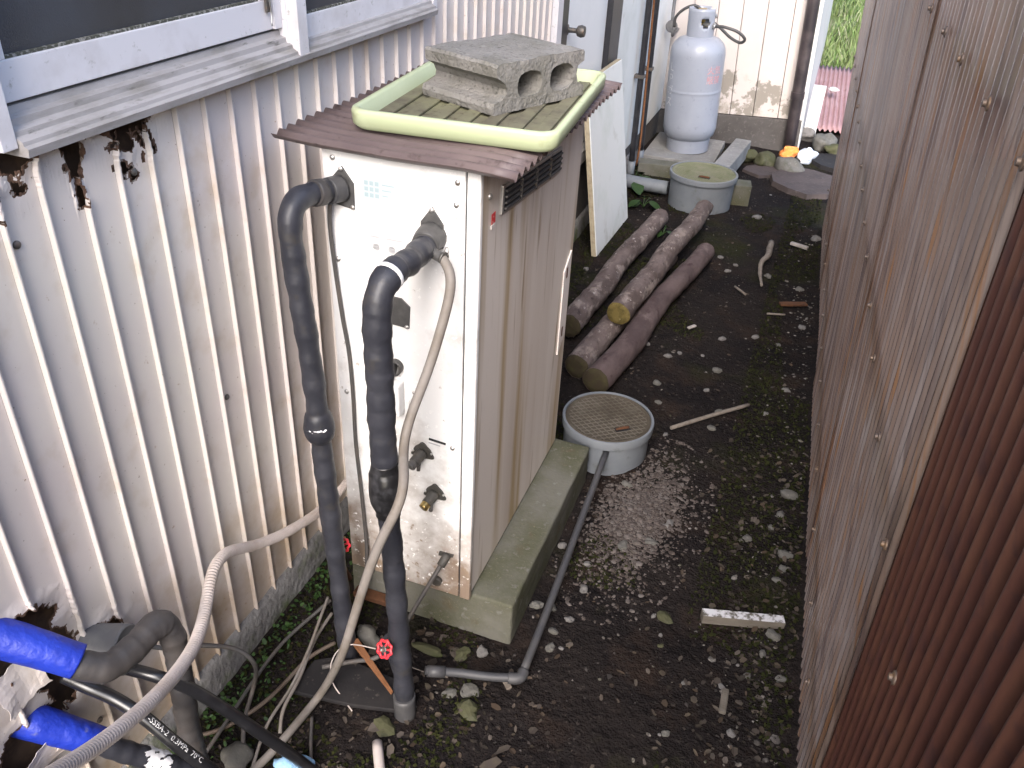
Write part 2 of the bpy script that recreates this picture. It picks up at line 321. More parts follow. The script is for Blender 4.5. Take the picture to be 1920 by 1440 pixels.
def screw_head(name, c, r, parent, m='steel', axis='y', sgn=-1):
    Mx = {'y': Matrix.Rotation(R_(90*(-sgn)), 3, 'X'), 'x': Matrix.Rotation(R_(90*sgn), 3, 'Y'), 'z': Matrix.Identity(3)}[axis]
    return lathe(name, [(r, 0), (r*.95, r*.45), (r*.55, r*.8), (0, r*.9)], c, m, parent, 10, Mx)

# ================================================================ THE SETTING
# ---- ground: one sheet, fine underfoot and coarse to the horizon
def axis(a, b, step, far, k=1.35):
    v = [a+i*step for i in range(int((b-a)/step)+1)]
    s = step; x = v[-1]
    while x < far: s *= k; x += s; v.append(x)
    s = step; x = v[0]; pre = []
    while x > -far: s *= k; x -= s; pre.append(x)
    return pre[::-1]+v
def gz(x, y):
    p = Vector((x, y, 0))
    z = .010*noise.noise(p*3.1)+.006*noise.noise(p*11)+.0035*noise.noise(p*37)
    d = math.hypot((x+.16)/.20, (y-1.92)/.42)
    if d < 1: z += .018*(1-d*d)          # the gravel heap beside the drain
    if x < -.80 and y < 6: z += .012*min(1, (-.80-x)/.12)
    if x > .12 and y < 4.4: z += .012*min(1, (x-.12)/.1)
    return z
def gzf(x, y):
    f = max(0, min(1, (9-abs(y))/3))*max(0, min(1, (4-abs(x))/2))
    return gz(x, y)*f-.006
xs = axis(-1.05, .45, .014, 120); ys = axis(.30, 4.6, .014, 150)
vs = [(x, y, gzf(x, y)) for y in ys for x in xs]; nx = len(xs)
fs = [(j*nx+i, j*nx+i+1, (j+1)*nx+i+1, (j+1)*nx+i) for j in range(len(ys)-1) for i in range(nx-1)]
kind(mesh('ground', vs, fs, 'soil', None, True), 'structure')

# ---- grass bank at the end of the passage
bx_ = [-6+i*.25 for i in range(57)]; by_ = [8.0+i*.25 for i in range(60)]
def bankz(x, y): return -.03+.36*max(0, min(1, (y-8.1)/2.4))+.25*max(0, min(1, (y-11)/5))+.05*noise.noise(Vector((x*.9, y*.9, 3)))
vs = [(x, y, bankz(x, y)) for y in by_ for x in bx_]
fs = [(j*57+i, j*57+i+1, (j+1)*57+i+1, (j+1)*57+i) for j in range(59) for i in range(56)]
kind(mesh('grass_bank', vs, fs, 'bank_soil', None, True), 'structure')
vs = []; fs = []
rg = random.Random(3)
for i in range(26000):
    y = 8.2+(rg.random()**1.5)*7; x = rg.uniform(-1.6, 2.6); z = bankz(x, y)
    cl = noise.noise(Vector((x*1.6, y*1.6, 9)))
    if cl < -.25: continue
    h = rg.uniform(.05, .17)*(1+.9*cl); w = rg.uniform(.004, .012); a = rg.uniform(0, 6.28); ln = rg.uniform(.1, .7)*h; b = rg.uniform(0, 6.28)
    dx, dy = math.cos(a)*w, math.sin(a)*w; ex, ey = math.cos(b)*ln, math.sin(b)*ln; n0 = len(vs)
    vs += [(x-dx, y-dy, z-.01), (x+dx, y+dy, z-.01), (x+dx*.8+ex*.35, y+dy*.8+ey*.35, z+h*.6), (x-dx*.8+ex*.35, y-dy*.8+ey*.35, z+h*.6), (x+ex, y+ey, z+h)]
    fs += [(n0, n0+1, n0+2, n0+3), (n0+3, n0+2, n0+4)]
g = mesh('grass', vs, fs, 'grass'); kind(g, 'stuff'); tag(g, 'bright green grass growing on the bank past the passage', 'grass')

# ================================================================ HOUSE (left)
WXP = -.955                                     # face of the siding
house = empty('house', (WXP, 2, 0), 'house wall of cream ribbed metal siding with window along the passage', 'house')
box('wall_backing', (WXP-.12, -1.6, .09), (WXP-.030, 3.10, 2.75), 'siding_back', house, 0)
# foundation: rough concrete, slightly proud
vs = []; fs = []; yy = [-1.6+i*.03 for i in range(220)]; prof = [(-.022, .10), (.004, .092), (.012, .07), (.016, .035), (.022, -.05)]
for y in yy:
    for dx, z in prof: vs.append((WXP+dx+.005*noise.noise(Vector((y*9, z*40, 1))), y, z+.005*noise.noise(Vector((y*12, z*30, 7)))))
for j in range(len(yy)-1):
    for i in range(4): fs.append((j*5+i, j*5+i+1, (j+1)*5+i+1, (j+1)*5+i))
mesh('foundation', vs, fs, 'concrete_found', house, True)
# siding: pan + rib panels, every panel its own piece
PITCH = .0704; Y0 = .748-PITCH*33
def siding_panel(y0, y1, z0, z1, torn_top=None, torn_low=None, seed=0):
    rib = .0042; dep = .0090
    prof = [(0, 0), (.0004, dep), (rib*.5, dep+.0006), (rib, dep), (rib+.0008, 0)]
    n_in = 26 if (torn_top or torn_low) else 3
    w = y1-y0-rib-.0008
    prof += [(rib+.0008+w*k/n_in, 0) for k in range(1, n_in+1)]
    zs = [z0, z1]
    if torn_top or torn_low: 
        zs = [z0]
        while zs[-1] < z1-.0005:
            zc = zs[-1]; fine = (torn_top and zc > 1.09) or (torn_low and .22 < zc < .66); zs.append(min(z1, zc+(.0022 if fine else .02)))
    else: zs = [z0+(z1-z0)*k/8 for k in range(9)]
    rgp = random.Random(seed); vs = []; fs = []; P = len(prof)
    for z in zs:
        for (dy, dx) in prof:
            x = WXP+dx+.0009*noise.noise(Vector((y0*3, (y0+dy)*9, z*2.2))); y = y0+dy; zz = z
            if torn_top:
                lim = torn_top(y); k = max(0, 1-(lim-z)/.06)
                if lim < 1.24 and k > 0:
                    x += k*k*(.014*noise.noise(Vector((y*40, z*26, 2))))+.003*k; zz += .005*noise.noise(Vector((y*170, z*170, 5)))*min(1, k*2); y += .003*noise.noise(Vector((y*170, z*170, 9)))*min(1, k*2)
            if torn_low:
                d = torn_low(y, z)
                if d < .03: x += .012*(1-max(d, 0)/.03)*noise.noise(Vector((y*16, z*16, 4))); y += .002*noise.noise(Vector((y*150, z*150, 6)))
            vs.append((x, y, zz))
    for j in range(len(zs)-1):
        zc = (zs[j]+zs[j+1])/2
        for i in range(P-1):
            yc = y0+(prof[i][0]+prof[i+1][0])/2
            if torn_top:
                lim = torn_top(yc)
                if zc > lim: continue
                if lim < 1.22 and lim-zc < .05 and noise.noise(Vector((yc*75, zc*42, 8.3)))+.25*noise.noise(Vector((yc*260, zc*260, 1))) > .30: continue
            if torn_low and torn_low(yc, zc) < 0: continue
            fs.append((j*P+i, j*P+i+1, (j+1)*P+i+1, (j+1)*P+i))
    o = mesh('siding_panel', vs, fs, 'siding', house)
    if torn_top or torn_low:            # bare rusted metal along the torn edges
        o.data.materials.append(MATS['torn_edge']); used = {}
        for f in fs:
            for a, b in zip(f, f[1:]+f[:1]): k_ = (min(a, b), max(a, b)); used[k_] = used.get(k_, 0)+1
        bv = set()
        for (a, b), c in used.items():
            if c == 1 and 0 < a % P < P-1 and a >= P and b >= P: bv.update((a, b))
        for pf in o.data.polygons:
            if any(v in bv for v in pf.vertices) or (noise.noise(pf.center*90) > .25 and any(((v-1) in bv or (v+1) in bv or (v+P) in bv or (v-P) in bv) for v in pf.vertices)): pf.material_index = 1
    md = o.modifiers.new('gauge', 'SOLIDIFY'); md.thickness = .0008; md.offset = -1
    return o
def top_tear(y):
    if y > 1.085: return 1.262
    b = 1.214+.012*math.sin(y*9.5)+.026*noise.noise(Vector((y*22, 1, 0)))+.014*noise.noise(Vector((y*90, 3, 0)))+.008*noise.noise(Vector((y*300, 3, 0)))
    if .876 < y < .900: b = 1.172+.012*noise.noise(Vector((y*90, 3, 0)))
    if .975 < y < 1.005: b = 1.185
    if y < .80: b -= .012
    if 1.03 < y: b += (y-1.03)*.6
    return b
HOLES = [(.578, .535, .070, .052), (.70, .405, .050, .038), (.545, .345, .066, .050), (.63, .43, .040, .080)]
def low_hole(y, z):
    d = 1.
    for cy, cz, ry, rz in HOLES:
        q = math.hypot((y-cy)/ry, (z-cz)/rz); d = min(d, (q-1)*min(ry, rz))
    return d+.012*noise.noise(Vector((y*40, z*40, 2)))+.006*noise.noise(Vector((y*110, z*110, 3)))
y = Y0; i = 0
ZB = .088
while y < 3.10:
    y1 = min(y+PITCH, 3.11); win = (.775 < y < 2.02)
    top = 1.262 if (.72 < y < 2.03) else 2.72
    tt = top_tear if .72 < y < 1.09 else None
    tl = low_hole if .42 < y < .80 else None
    siding_panel(y, y1-.0002, ZB+.006*noise.noise(Vector((y*20, 0, 0))), top, tt, tl, i)
    y += PITCH; i += 1
for (yy_, zz_) in ((.765, 1.118), (.995, 1.148), (1.12, .66), (.66, .25)): screw_head('screw', (WXP+.0005, yy_, zz_), .006, house, 'dark_steel', 'x', 1)
# upper wall above the window, corner trim, unseen eaves and roof (over the frame, added to block sun and shade the passage)
box('upper_wall', (WXP-.02, .76, 2.18), (WXP+.004, 2.06, 2.72), 'siding', house)
box('corner_trim', (WXP-.01, 3.112, .09), (WXP+.022, 3.175, 2.72), 'alu_white', house, .002)
sx0, sx1 = WXP-4.0, WXP+.38
mesh('roof', [(sx1, -1.9, 2.70), (sx1, 5.9, 2.70), (sx0, 5.9, 4.5), (sx0, -1.9, 4.5), (sx1, -1.9, 2.78), (sx1, 5.9, 2.78), (sx0, 5.9, 4.58), (sx0, -1.9, 4.58)],
     [(0, 3, 2, 1), (4, 5, 6, 7), (0, 1, 5, 4), (1, 2, 6, 5), (2, 3, 7, 6), (3, 0, 4, 7)], 'roof_tile', house)
# window: frame, two sashes, sill
win = mesh('window', [], [], 'alu_white', house)
def wbox(name, lo, hi, m, parent=win, bev=.0015): return box(name, lo, hi, m, parent, bev)
y0w, y1w = .792, 2.045
wbox('jamb', (WXP-.06, y0w-.026, 1.243), (WXP+.022, y0w-.002, 2.16), 'alu_white')
wbox('jamb', (WXP-.06, y1w+.002, 1.243), (WXP+.022, y1w+.026, 2.16), 'alu_white')
wbox('head', (WXP-.06, y0w-.026, 2.161), (WXP+.03, y1w+.026, 2.20), 'alu_white')
# sill: stepped sloping section with track grooves
pr = [(.034, 1.232), (.036, 1.243), (.030, 1.246), (.029, 1.251), (.019, 1.256), (.018, 1.262), (.008, 1.266), (.007, 1.274), (-.004, 1.277), (-.006, 1.286), (-.06, 1.290), (-.06, 1.232)]
sv = [(WXP+a, yv, b) for yv in (y0w-.001, y1w+.001) for a, b in pr]; k = len(pr)
mesh('sill', sv, [tuple(range(k)), tuple(range(2*k-1, k-1, -1))]+[(i, k+i, k+(i+1) % k, (i+1) % k) for i in range(k)], 'alu_dirty', win)
def sash(ya, yb, xo, zb, rail, pm, mm='alu_white'):
    s = wbox('sash', (xo-.022, ya, zb), (xo, yb, zb+rail), mm)
    box('rail', (xo-.022, ya, 2.125), (xo, yb, 2.158), mm, s)
    box('stile', (xo-.0215, ya, zb+rail), (xo-.001, ya+.030, 2.125), mm, s)
    box('stile', (xo-.0215, yb-.030, zb+rail), (xo-.001, yb, 2.125), mm, s)
    pn = box('pane', (xo-.014, ya+.03, zb+rail), (xo-.009, yb-.03, 2.125), pm, s, 0)
    box('gasket', (xo-.012, ya+.03, zb+rail-.001), (xo-.004, yb-.03, zb+rail+.004), 'grime', s, .001)
    return s
sash(.796, 1.400, WXP-.002, 1.291, .050, 'glass_frosted')
sash(1.425, 2.043, WXP+.012, 1.262, .042, 'screen')
wbox('mullion', (WXP+.004, 1.428, 1.236), (WXP+.034, 1.460, 2.16), 'alu_white')
wbox('track_post', (WXP-.03, 1.402, 1.2905), (WXP+.003, 1.4245, 2.16), 'alu_white')
lt = wbox('latch', (WXP+.000, 1.378, 1.322), (WXP+.005, 1.391, 1.36), 'dark_steel')
tube('latch_wire', [(WXP+.004, 1.384, 1.375), (WXP+.010, 1.380, 1.35), (WXP+.006, 1.388, 1.325), (WXP+.009, 1.383, 1.300)], .0016, 'steel', lt, 6, 5)
# door beyond the siding
dr = mesh('door', [], [], 'door_white', house)
box('leaf', (WXP-.045, 3.285, .46), (WXP-.008, 3.96, 2.35), 'door_white', dr, .002)
box('frame_side', (WXP-.06, 3.178, .40), (WXP+.012, 3.284, 2.40), 'black_frame', dr, .002)
box('frame_side', (WXP-.06, 3.962, .40), (WXP+.018, 4.150, 2.40), 'black_frame', dr, .002)
box('frame_head', (WXP-.06, 3.178, 2.401), (WXP+.012, 4.15, 2.46), 'black_frame', dr, .002)
box('threshold', (WXP-.06, 3.285, .40), (WXP+.03, 3.96, .455), 'alu_dirty', dr, .002)
kn = lathe('knob', [(.020, 0), (.020, .006), (.010, .010), (.009, .040), (.019, .046), (.023, .060), (.019, .073), (0, .076)], (WXP-.008, 3.335, 1.0), 'dark_steel', dr, 20, Matrix.Rotation(R_(90), 3, 'Y'))
box('wall_backing', (WXP-.12, 3.112, .05), (WXP-.062, 5.75, 2.72), 'wall_white', house, 0)
box('door_step_wall', (WXP-.061, 3.178, -.02), (WXP-.002, 4.15, .399), 'annexe_base', house, .002)
box('white_wall', (WXP-.061, 4.152, .16), (WXP-.004, 5.70, 2.72), 'wall_white', house, .002)
box('wall_base', (WXP-.061, 4.152, -.02), (WXP-.010, 5.70, .159), 'annexe_base', house, .002)
box('wall_above_door', (WXP-.061, 3.178, 2.462), (WXP-.004, 4.15, 2.72), 'wall_white', house, .002)

# ================================================================ ANNEXE WALL closing the passage
YW = 5.72; tilt = Matrix.Translation((-.08, YW, 0)) @ Matrix.Rotation(R_(-3.0), 4, 'Y') @ Matrix.Translation((.08, -YW, 0))
an = empty('annexe', (-.55, YW, 0), 'cream panelled annexe with grey base across the passage end', 'building')
def anbox(name, lo, hi, m, bev=.003, parent=an): return box(name, lo, hi, m, parent, bev, tilt)
xk = -.205
xs_j = [-1.10, -.955, -.80, -.652, -.505, -.36, -.205, -.07]
for a, b in zip(xs_j[:-1], xs_j[1:]): anbox('wall_panel', (a+.0015, YW, .20), (b-.0015, YW+.03, 2.7), 'cream_panel', .004)
anbox('panel_backing', (-1.10, YW+.03, .0), (-.072, YW+.12, 2.69), 'siding_back', 0)
anbox('side_wall', (-.069, YW+.01, .0), (-.047, YW+3.5, 2.68), 'post_white', 0)
anbox('base_wall', (-1.12, YW-.012, -.05), (-.055, YW+.029, .197), 'annexe_base', .004)
dp = tube('downpipe', [tilt @ Vector((-.105, YW-.045, z)) for z in (-.01, .3, .7, 1.2, 2.0, 2.6)], .036, 'downpipe', an, 18, 2)
for z in (.36, 1.3): lathe('pipe_collar', [(.036, -.02), (.041, -.02), (.041, .02), (.036, .02)], tilt @ Vector((-.105, YW-.045, z)), 'downpipe', dp, 20, Matrix.Rotation(R_(-3), 3, 'Y'))
box('roof', (-1.3, YW-.3, 2.72), (.2, YW+3.7, 2.8), 'roof_tile', an, 0)

# ================================================================ FENCE (right)
LEAN = -.06
FA = Vector((.272, 1.225)); FB = Vector((.180, 4.385)); SL = (FB.x-FA.x)/(FB.y-FA.y)
fence = empty('fence', (.23, 2.2, 0), 'tall brown translucent corrugated plastic fence on the right of the passage', 'fence')
def fx(y, z): return FA.x+SL*(y-FA.y)+LEAN*z
FH = 1.72; FP = .0318
def shear(y): return -.15*max(0, min(1, (2.6-y)/1.4))+.12*max(0, min(1, (y-3.2)/1.2))
def fsheet(ya, yb, off, m, ph=0., amp=.0030):
    n = int((yb-ya)/FP*10); zs = [-.03, .2, .5, .8, 1.1, 1.4, 1.7, FH]; vs = []; fs = []
    for j, z in enumerate(zs):
        for i in range(n+1):
            y = ya+(yb-ya)*i/n; w = math.sin(2*math.pi*(y+ph)/FP); w = math.copysign(abs(w)**.8, w)
            bow = .006*noise.noise(Vector((y*1.7, z*1.3, 3)))
            vs.append((fx(y, z)+off+amp*w+bow, y+shear(y)*(z-.05), z+(.004*noise.noise(Vector((y*3, 2, 2))) if j == 0 else 0)))
    for j in range(len(zs)-1):
        for i in range(n): k = j*(n+1)+i; fs.append((k, k+1, k+n+2, k+n+1))
    o = mesh('corrugated_sheet', vs, fs, m, fence, True); return o
s_near = fsheet(-.60, 1.12, .006, 'fence_near', 0., .0098); s_near['label'] = 'dark red-brown near sheet'
s_a = fsheet(1.055, 1.92, -.0045, 'fence_far'); s_b = fsheet(1.86, 2.82, -.009, 'fence_far', .005); s_c = fsheet(2.76, 3.70, -.0045, 'fence_far', .002); s_d = fsheet(3.64, 4.42, -.009, 'fence_far', .004)
for z, y_list in ((.213, [.30+.24*i for i in range(18)]), (.852, [.235+.241*i for i in range(18)]), (1.382, [.36+.239*i for i in range(17)])):
    for y in y_list:
        yc = (round(y/FP-.75)+.75)*FP
        c = Vector((fx(yc, z)-.0165, yc, z)); s = lathe('screw', [(.0085, 0), (.0085, .002), (.0045, .0035), (.0042, .007), (0, .008)], c, 'screw', fence, 10, Matrix.Rotation(R_(-90), 3, 'Y'))
for z in (.213, .852, 1.382, 1.68): box('rail', (0, -.6, -.02), (.04, 4.4, .02), 'timber', fence, .002, Matrix.Translation((fx(0, z)+.012, 0, z)) @ Matrix.Rotation(-math.atan(SL), 4, 'Z'))
for y in (-.5, .9, 2.3, 3.7): box('post', (0, -.025, -.1), (.05, .025, FH-.02), 'timber', fence, .003, Matrix.Translation((fx(y, 0)+.066, y, 0)) @ Matrix.Rotation(math.atan(LEAN), 4, 'Y'))

# ================================================================ SLAB AND BOILER
slab = bmesh.new(); box_bm(slab, (-.815, 1.302, -.03), (-.399, 1.968, .1215), None, .006)
bmesh.ops.subdivide_edges(slab, edges=[e for e in slab.edges if e.calc_length() > .1], cuts=16, use_grid_fill=True)
for v in slab.verts: v.co += Vector((noise.noise(v.co*40), noise.noise(v.co*40+Vector((5, 0, 0))), noise.noise(v.co*40+Vector((0, 5, 0)))*.6))*.0022
tag(rebase(from_bm('concrete_slab', slab, 'slab', None, True)), 'mossy grey concrete slab under the white water heater', 'slab')

BX0, BX1, BY0, BY1, BZ0, BZ1 = -.803, -.499, 1.287, 1.950, .124, 1.132
boiler = empty('water_heater', ((BX0+BX1)/2, (BY0+BY1)/2, BZ0), 'tall white oil-fired water heater with rust-streaked beige side on concrete slab', 'water heater')
box('cabinet', (BX0+.004, BY0+.012, BZ0+.004), (BX1-.002, BY1, BZ1), 'boiler_side', boiler, .004)
box('front_panel', (BX0, BY0-.002, BZ0-.004), (BX1-.028, BY0+.011, BZ1-.002), 'boiler_white', boiler, .003)
box('corner_strip', (BX1-.0245, BY0-.004, BZ0-.004), (BX1+.001, BY0+.0115, BZ1-.001), 'boiler_white', boiler, .004)
box('seam_shadow_strip', (BX1-.0285, BY0+.003, BZ0), (BX1-.0242, BY0+.008, BZ1-.004), 'print_black', boiler, 0)  # solid black strip set in the panel seam as its painted shadow
for (sx, sz) in ((BX0+.022, 1.115), (BX1-.042, 1.108), (BX1-.044, 1.068), (BX0+.020, .92), (BX0+.018, .62), (BX1-.046, .545)):
    screw_head('screw', (sx, BY0-.002, sz), .0052, boiler)
screw_head('screw', (BX1-.0015, BY0+.045, 1.075), .006, boiler, 'steel', 'x', 1)
def bracket(c, w, h, m, pts=None, th=.004):
    poly = pts or [(-.5, -.5), (.5, -.5), (.5, .1), (0, .5), (-.5, .1)]
    return plate('flange_plate', [(c[0]+a*w, c[1]+b*h) for a, b in poly], 'y', BY0-.002-th, th, m, boiler, .0008)
f1 = bracket((-.764, 1.064), .046, .078, 'flange', [(-.5, -.42), (.5, -.5), (.52, .12), (.02, .5), (-.5, .15)]); 
for a, b in ((-.764, 1.098), (-.744, 1.030)): screw_head('bolt', (a, BY0-.006, b), .0042, f1)
f2 = bracket((-.588, 1.020), .044, .074, 'flange', [(-.5, -.5), (.5, -.5), (.5, .1), (0, .5), (-.5, .1)])
screw_head('bolt', (-.588, BY0-.006, 1.052), .0042, f2)
f3 = bracket((-.664, .835), .060, .062, 'flange', [(-.5, -.45), (.45, -.5), (.5, .25), (.2, .5), (-.5, .5)])
screw_head('bolt', (-.641, BY0-.006, .808), .0042, f3)
# lower drain fittings with three-eared plates
def drain_fit(x, z, brass):
    poly = []
    for k in range(36):
        a = 2*math.pi*k/36; r = .0165+.0075*max(0, math.cos(3*(a-R_(90))/1.0))**2
        poly.append((x+r*math.cos(a)*1.25, z+r*math.sin(a)))
    p = plate('drain_plate', poly, 'y', BY0-.006, .004, 'flange_dark', boiler, .0006)
    for k in (-1, 1): screw_head('bolt', (x+k*.021, BY0-.006, z+.001*k), .003, p)
    d = Vector((-.25, -1, -.35)).normalized()
    c0 = Vector((x, BY0-.005, z-.002))
    tube('drain_spout', [c0, c0+d*.018, c0+d*.030], lambda t, L: .0125 if t < .5 else .0115, 'flange_dark', boiler, 14, 4)
    tube('drain_cap', [c0+d*.027, c0+d*.040, c0+d*.043], lambda t, L: .0105 if t < .8 else .007, 'brass' if brass else 'dark_plastic', boiler, 12, 3)
    tube('drain_lever', [c0+d*.018+Vector((.004, 0, -.010)), c0+d*.022+Vector((.005, 0, -.026))], .0042, 'dark_plastic', boiler, 8, 2)
drain_fit(-.612, .517, False); drain_fit(-.584, .415, True)
tube('plug', [(-.668, BY0-.001, .712), (-.668, BY0-.018, .712), (-.666, BY0-.020, .712)], .0165, 'dark_plastic', boiler, 18, 2)
cv = plate('cover_plate', [(-.70, .60), (-.642, .60), (-.640, .640), (-.622, .652), (-.620, .670), (-.650, .690), (-.70, .690)], 'y', BY0-.005, .003, 'boiler_white', boiler, .001)
box('cover_box', (-.70, BY0-.030, .608), (-.650, BY0-.006, .684), 'boiler_white', boiler, .004); screw_head('bolt', (-.628, BY0-.005, .661), .0042, cv)
# vent grille in the side
vm = Matrix.Translation((0, 1.39, 1.05)) @ Matrix.Rotation(R_(-4.5), 4, 'X') @ Matrix.Translation((0, -1.39, -1.05))
vg = box('vent_frame', (BX1-.003, 1.388, 1.021), (BX1+.0035, 1.760, 1.076), 'steel', boiler, .002, vm)
box('vent_recess', (BX1-.002, 1.396, 1.027), (BX1+.0045, 1.752, 1.070), 'print_black', vg, 0, vm)
for z in (1.032, 1.043, 1.054, 1.065): box('louvre', (BX1+.002, 1.398, z-.0022), (BX1+.0085, 1.750, z+.0018), 'dark_plastic', vg, .0008, vm)
for yv in (1.484, 1.576, 1.668): box('louvre_bar', (BX1+.002, yv-.003, 1.027), (BX1+.0092, yv+.003, 1.070), 'dark_steel', vg, .001, vm)
# side maintenance plate at the rear
sp = plate('service_plate', [(1.872, .46), (1.925, .50), (1.925, .74), (1.872, .70)], 'x', BX1-.0015, .004, 'sticker_white', boiler, .0006)
for a, b in ((1.895, .69), (1.895, .52)): box('slot', (BX1+.001, a-.006, b-.014), (BX1+.003, a+.006, b+.014), 'rust', sp, 0)
# stickers
st = box('sticker', (-.726, BY0-.0030, 1.050), (-.655, BY0-.0022, 1.092), 'sticker_silver', boiler, 0)
for r in range(3):
    for c in range(3): box('print', (-.720+c*.0105, BY0-.0034, 1.076-r*.011), (-.712+c*.0105, BY0-.0031, 1.084-r*.011), 'sticker_print', st, 0)
for r in range(3): box('print', (-.685, BY0-.0034, 1.079-r*.010), (-.661-.006*r, BY0-.0031, 1.0815-r*.010), 'sticker_print', st, 0)
st = box('sticker', (-.716, BY0-.0030, .934), (-.632, BY0-.0022, .990), 'boiler_white', boiler, 0)
rg = random.Random(5)
for c in range(2):
    x0 = -.712+c*.032; w = .022+.02*c
    box('print', (x0, BY0-.0034, .978), (x0+w*.8, BY0-.0031, .982), 'print_grey', st, 0)
    for r in range(6): box('print', (x0+.002, BY0-.0034, .940+r*.0058), (x0+w*rg.uniform(.5, 1), BY0-.0031, .9412+r*.0058), 'sticker_faint', st, 0)
    lathe('print_ring', [(.0065, 0), (.0075, 0), (.0075, .0003), (.0065, .0003), (.0065, 0)], (x0+.011, BY0-.0034, .960), 'print_grey', st, 20, Matrix.Rotation(R_(90), 3, 'X'))
box('print_divider', (-.6865, BY0-.0034, .936), (-.6857, BY0-.0031, .988), 'sticker_faint', st, 0)
rs = box('red_sticker', (BX1-.001, 1.343, 1.018), (BX1-.0006, 1.362, 1.038), 'sticker_red', boiler, 0); rs.location.x = .0006
box('sticker_foot', (BX1-.0016, 1.343, 1.009), (BX1+.0000, 1.362, 1.0165), 'sticker_white', boiler, 0)
bl = plate('sticker_blue', [(1.885, 1.062), (1.915, 1.058), (1.915, 1.078), (1.885, 1.082)], 'x', BX1-.0015, .0012, 'sticker_print', boiler)
box('mark', (-.598, BY0-.0030, .549), (-.560, BY0-.0022, .5545), 'print_black', boiler, 0, Matrix.Translation((-.579, 0, .552)) @ Matrix.Rotation(R_(4), 4, 'Y') @ Matrix.Translation((.579, 0, -.552)))
box('mark', (-.598, BY0-.0030, .541), (-.572, BY0-.0022, .5435), 'print_grey', boiler, 0, Matrix.Translation((-.579, 0, .552)) @ Matrix.Rotation(R_(4), 4, 'Y') @ Matrix.Translation((.579, 0, -.552)))
plate('scratch', [(-.737, .846), (-.733, .815), (-.728, .775), (-.724, .735), (-.7255, .770), (-.731, .805), (-.7355, .822)], 'y', BY0-.0026, .0005, 'flange_dark', boiler)

# ---- brown corrugated sheet over the heater
def sheet():
    ya, yb, xa, xb = 1.252, 1.985, -.880, -.430; pit = .0318; n = int((yb-ya)/pit*10); vs = []; fs = []; nxs = 10
    for i in range(n+1):
        y = ya+(yb-ya)*i/n
        for k in range(nxs+1):
            x = xa+(xb-xa)*k/nxs+.012*noise.noise(Vector((y*4, 1, k == 0)))*(k in (0, nxs))
            sag = .004*max(0, (-.80-x)/.08)-.004*max(0, (x+.50)/.07)
            vs.append((x, y, 1.1425+.0060*math.sin(2*math.pi*y/pit)+sag+.002*noise.noise(Vector((x*7, y*5, 0)))))
    for i in range(n):
        for k in range(nxs): a = i*(nxs+1)+k; fs.append((a, a+1, a+nxs+2, a+nxs+1))
    o = mesh('corrugated_roof_sheet', vs, fs, 'roof_sheet', None, True)
    md = o.modifiers.new('gauge', 'SOLIDIFY'); md.thickness = .0012
    return tag(rebase(o), 'small brown corrugated plastic sheet roofing the water heater', 'roof sheet')
sheet()

# ---- green tray
def tray():
    A = Vector((-.782, 1.338, 0)); B = Vector((-.398, 1.370, 0)); Cc = Vector((-.440, 1.885, 0))
    ex = (B-A).normalized(); w = (B-A).length; ey = Vector((-ex.y, ex.x, 0)); d = (Cc-B).dot(ey); zb = 1.1492
    Mt = Matrix(((ex.x, ey.x, 0, A.x), (ex.y, ey.y, 0, A.y), (0, 0, 1, zb), (0, 0, 0, 1)))
    root = empty('tray', Mt @ Vector((w/2, d/2, 0)), 'pale lime green plastic tray with dirty slatted floor holding down roof sheet', 'tray')
    def ring(ins, z, r, n=6):
        out = []
        for cx, cy, a0 in ((w-r-ins, r+ins, -90), (w-r-ins, d-r-ins, 0), (r+ins, d-r-ins, 90), (r+ins, r+ins, 180)):
            for k in range(n+1): a = R_(a0+90*k/n); out.append(Mt @ Vector((cx+r*math.cos(a), cy+r*math.sin(a), z)))
        return out
    rings = [ring(.010, .002, .028), ring(.002, .010, .032), ring(0, .032, .034), ring(.002, .037, .034), ring(.010, .038, .030), ring(.014, .034, .028), ring(.022, .012, .024)]
    n = len(rings[0]); vs = [v for r in rings for v in r]; fs = [(i*n+k, i*n+(k+1) % n, (i+1)*n+(k+1) % n, (i+1)*n+k) for i in range(len(rings)-1) for k in range(n)]
    mesh('rim', vs, fs, 'tray_rim', root, True)
    fl = ring(.0215, .0125, .024)+ring(.0215, .004, .024)
    mesh('floor', fl, [tuple(range(n)), tuple(range(2*n-1, n-1, -1))]+[(k, (k+1) % n, n+(k+1) % n, n+k) for k in range(n)], 'tray_floor', root)
    for i in range(7):
        x = .045+i*(w-.09)/6
        box('floor_slat', (x-.013, .035, .0128), (x+.013, d-.035, .0185), 'tray_floor', root, .002, Mt)
    return zb+.0187
ZT = tray()

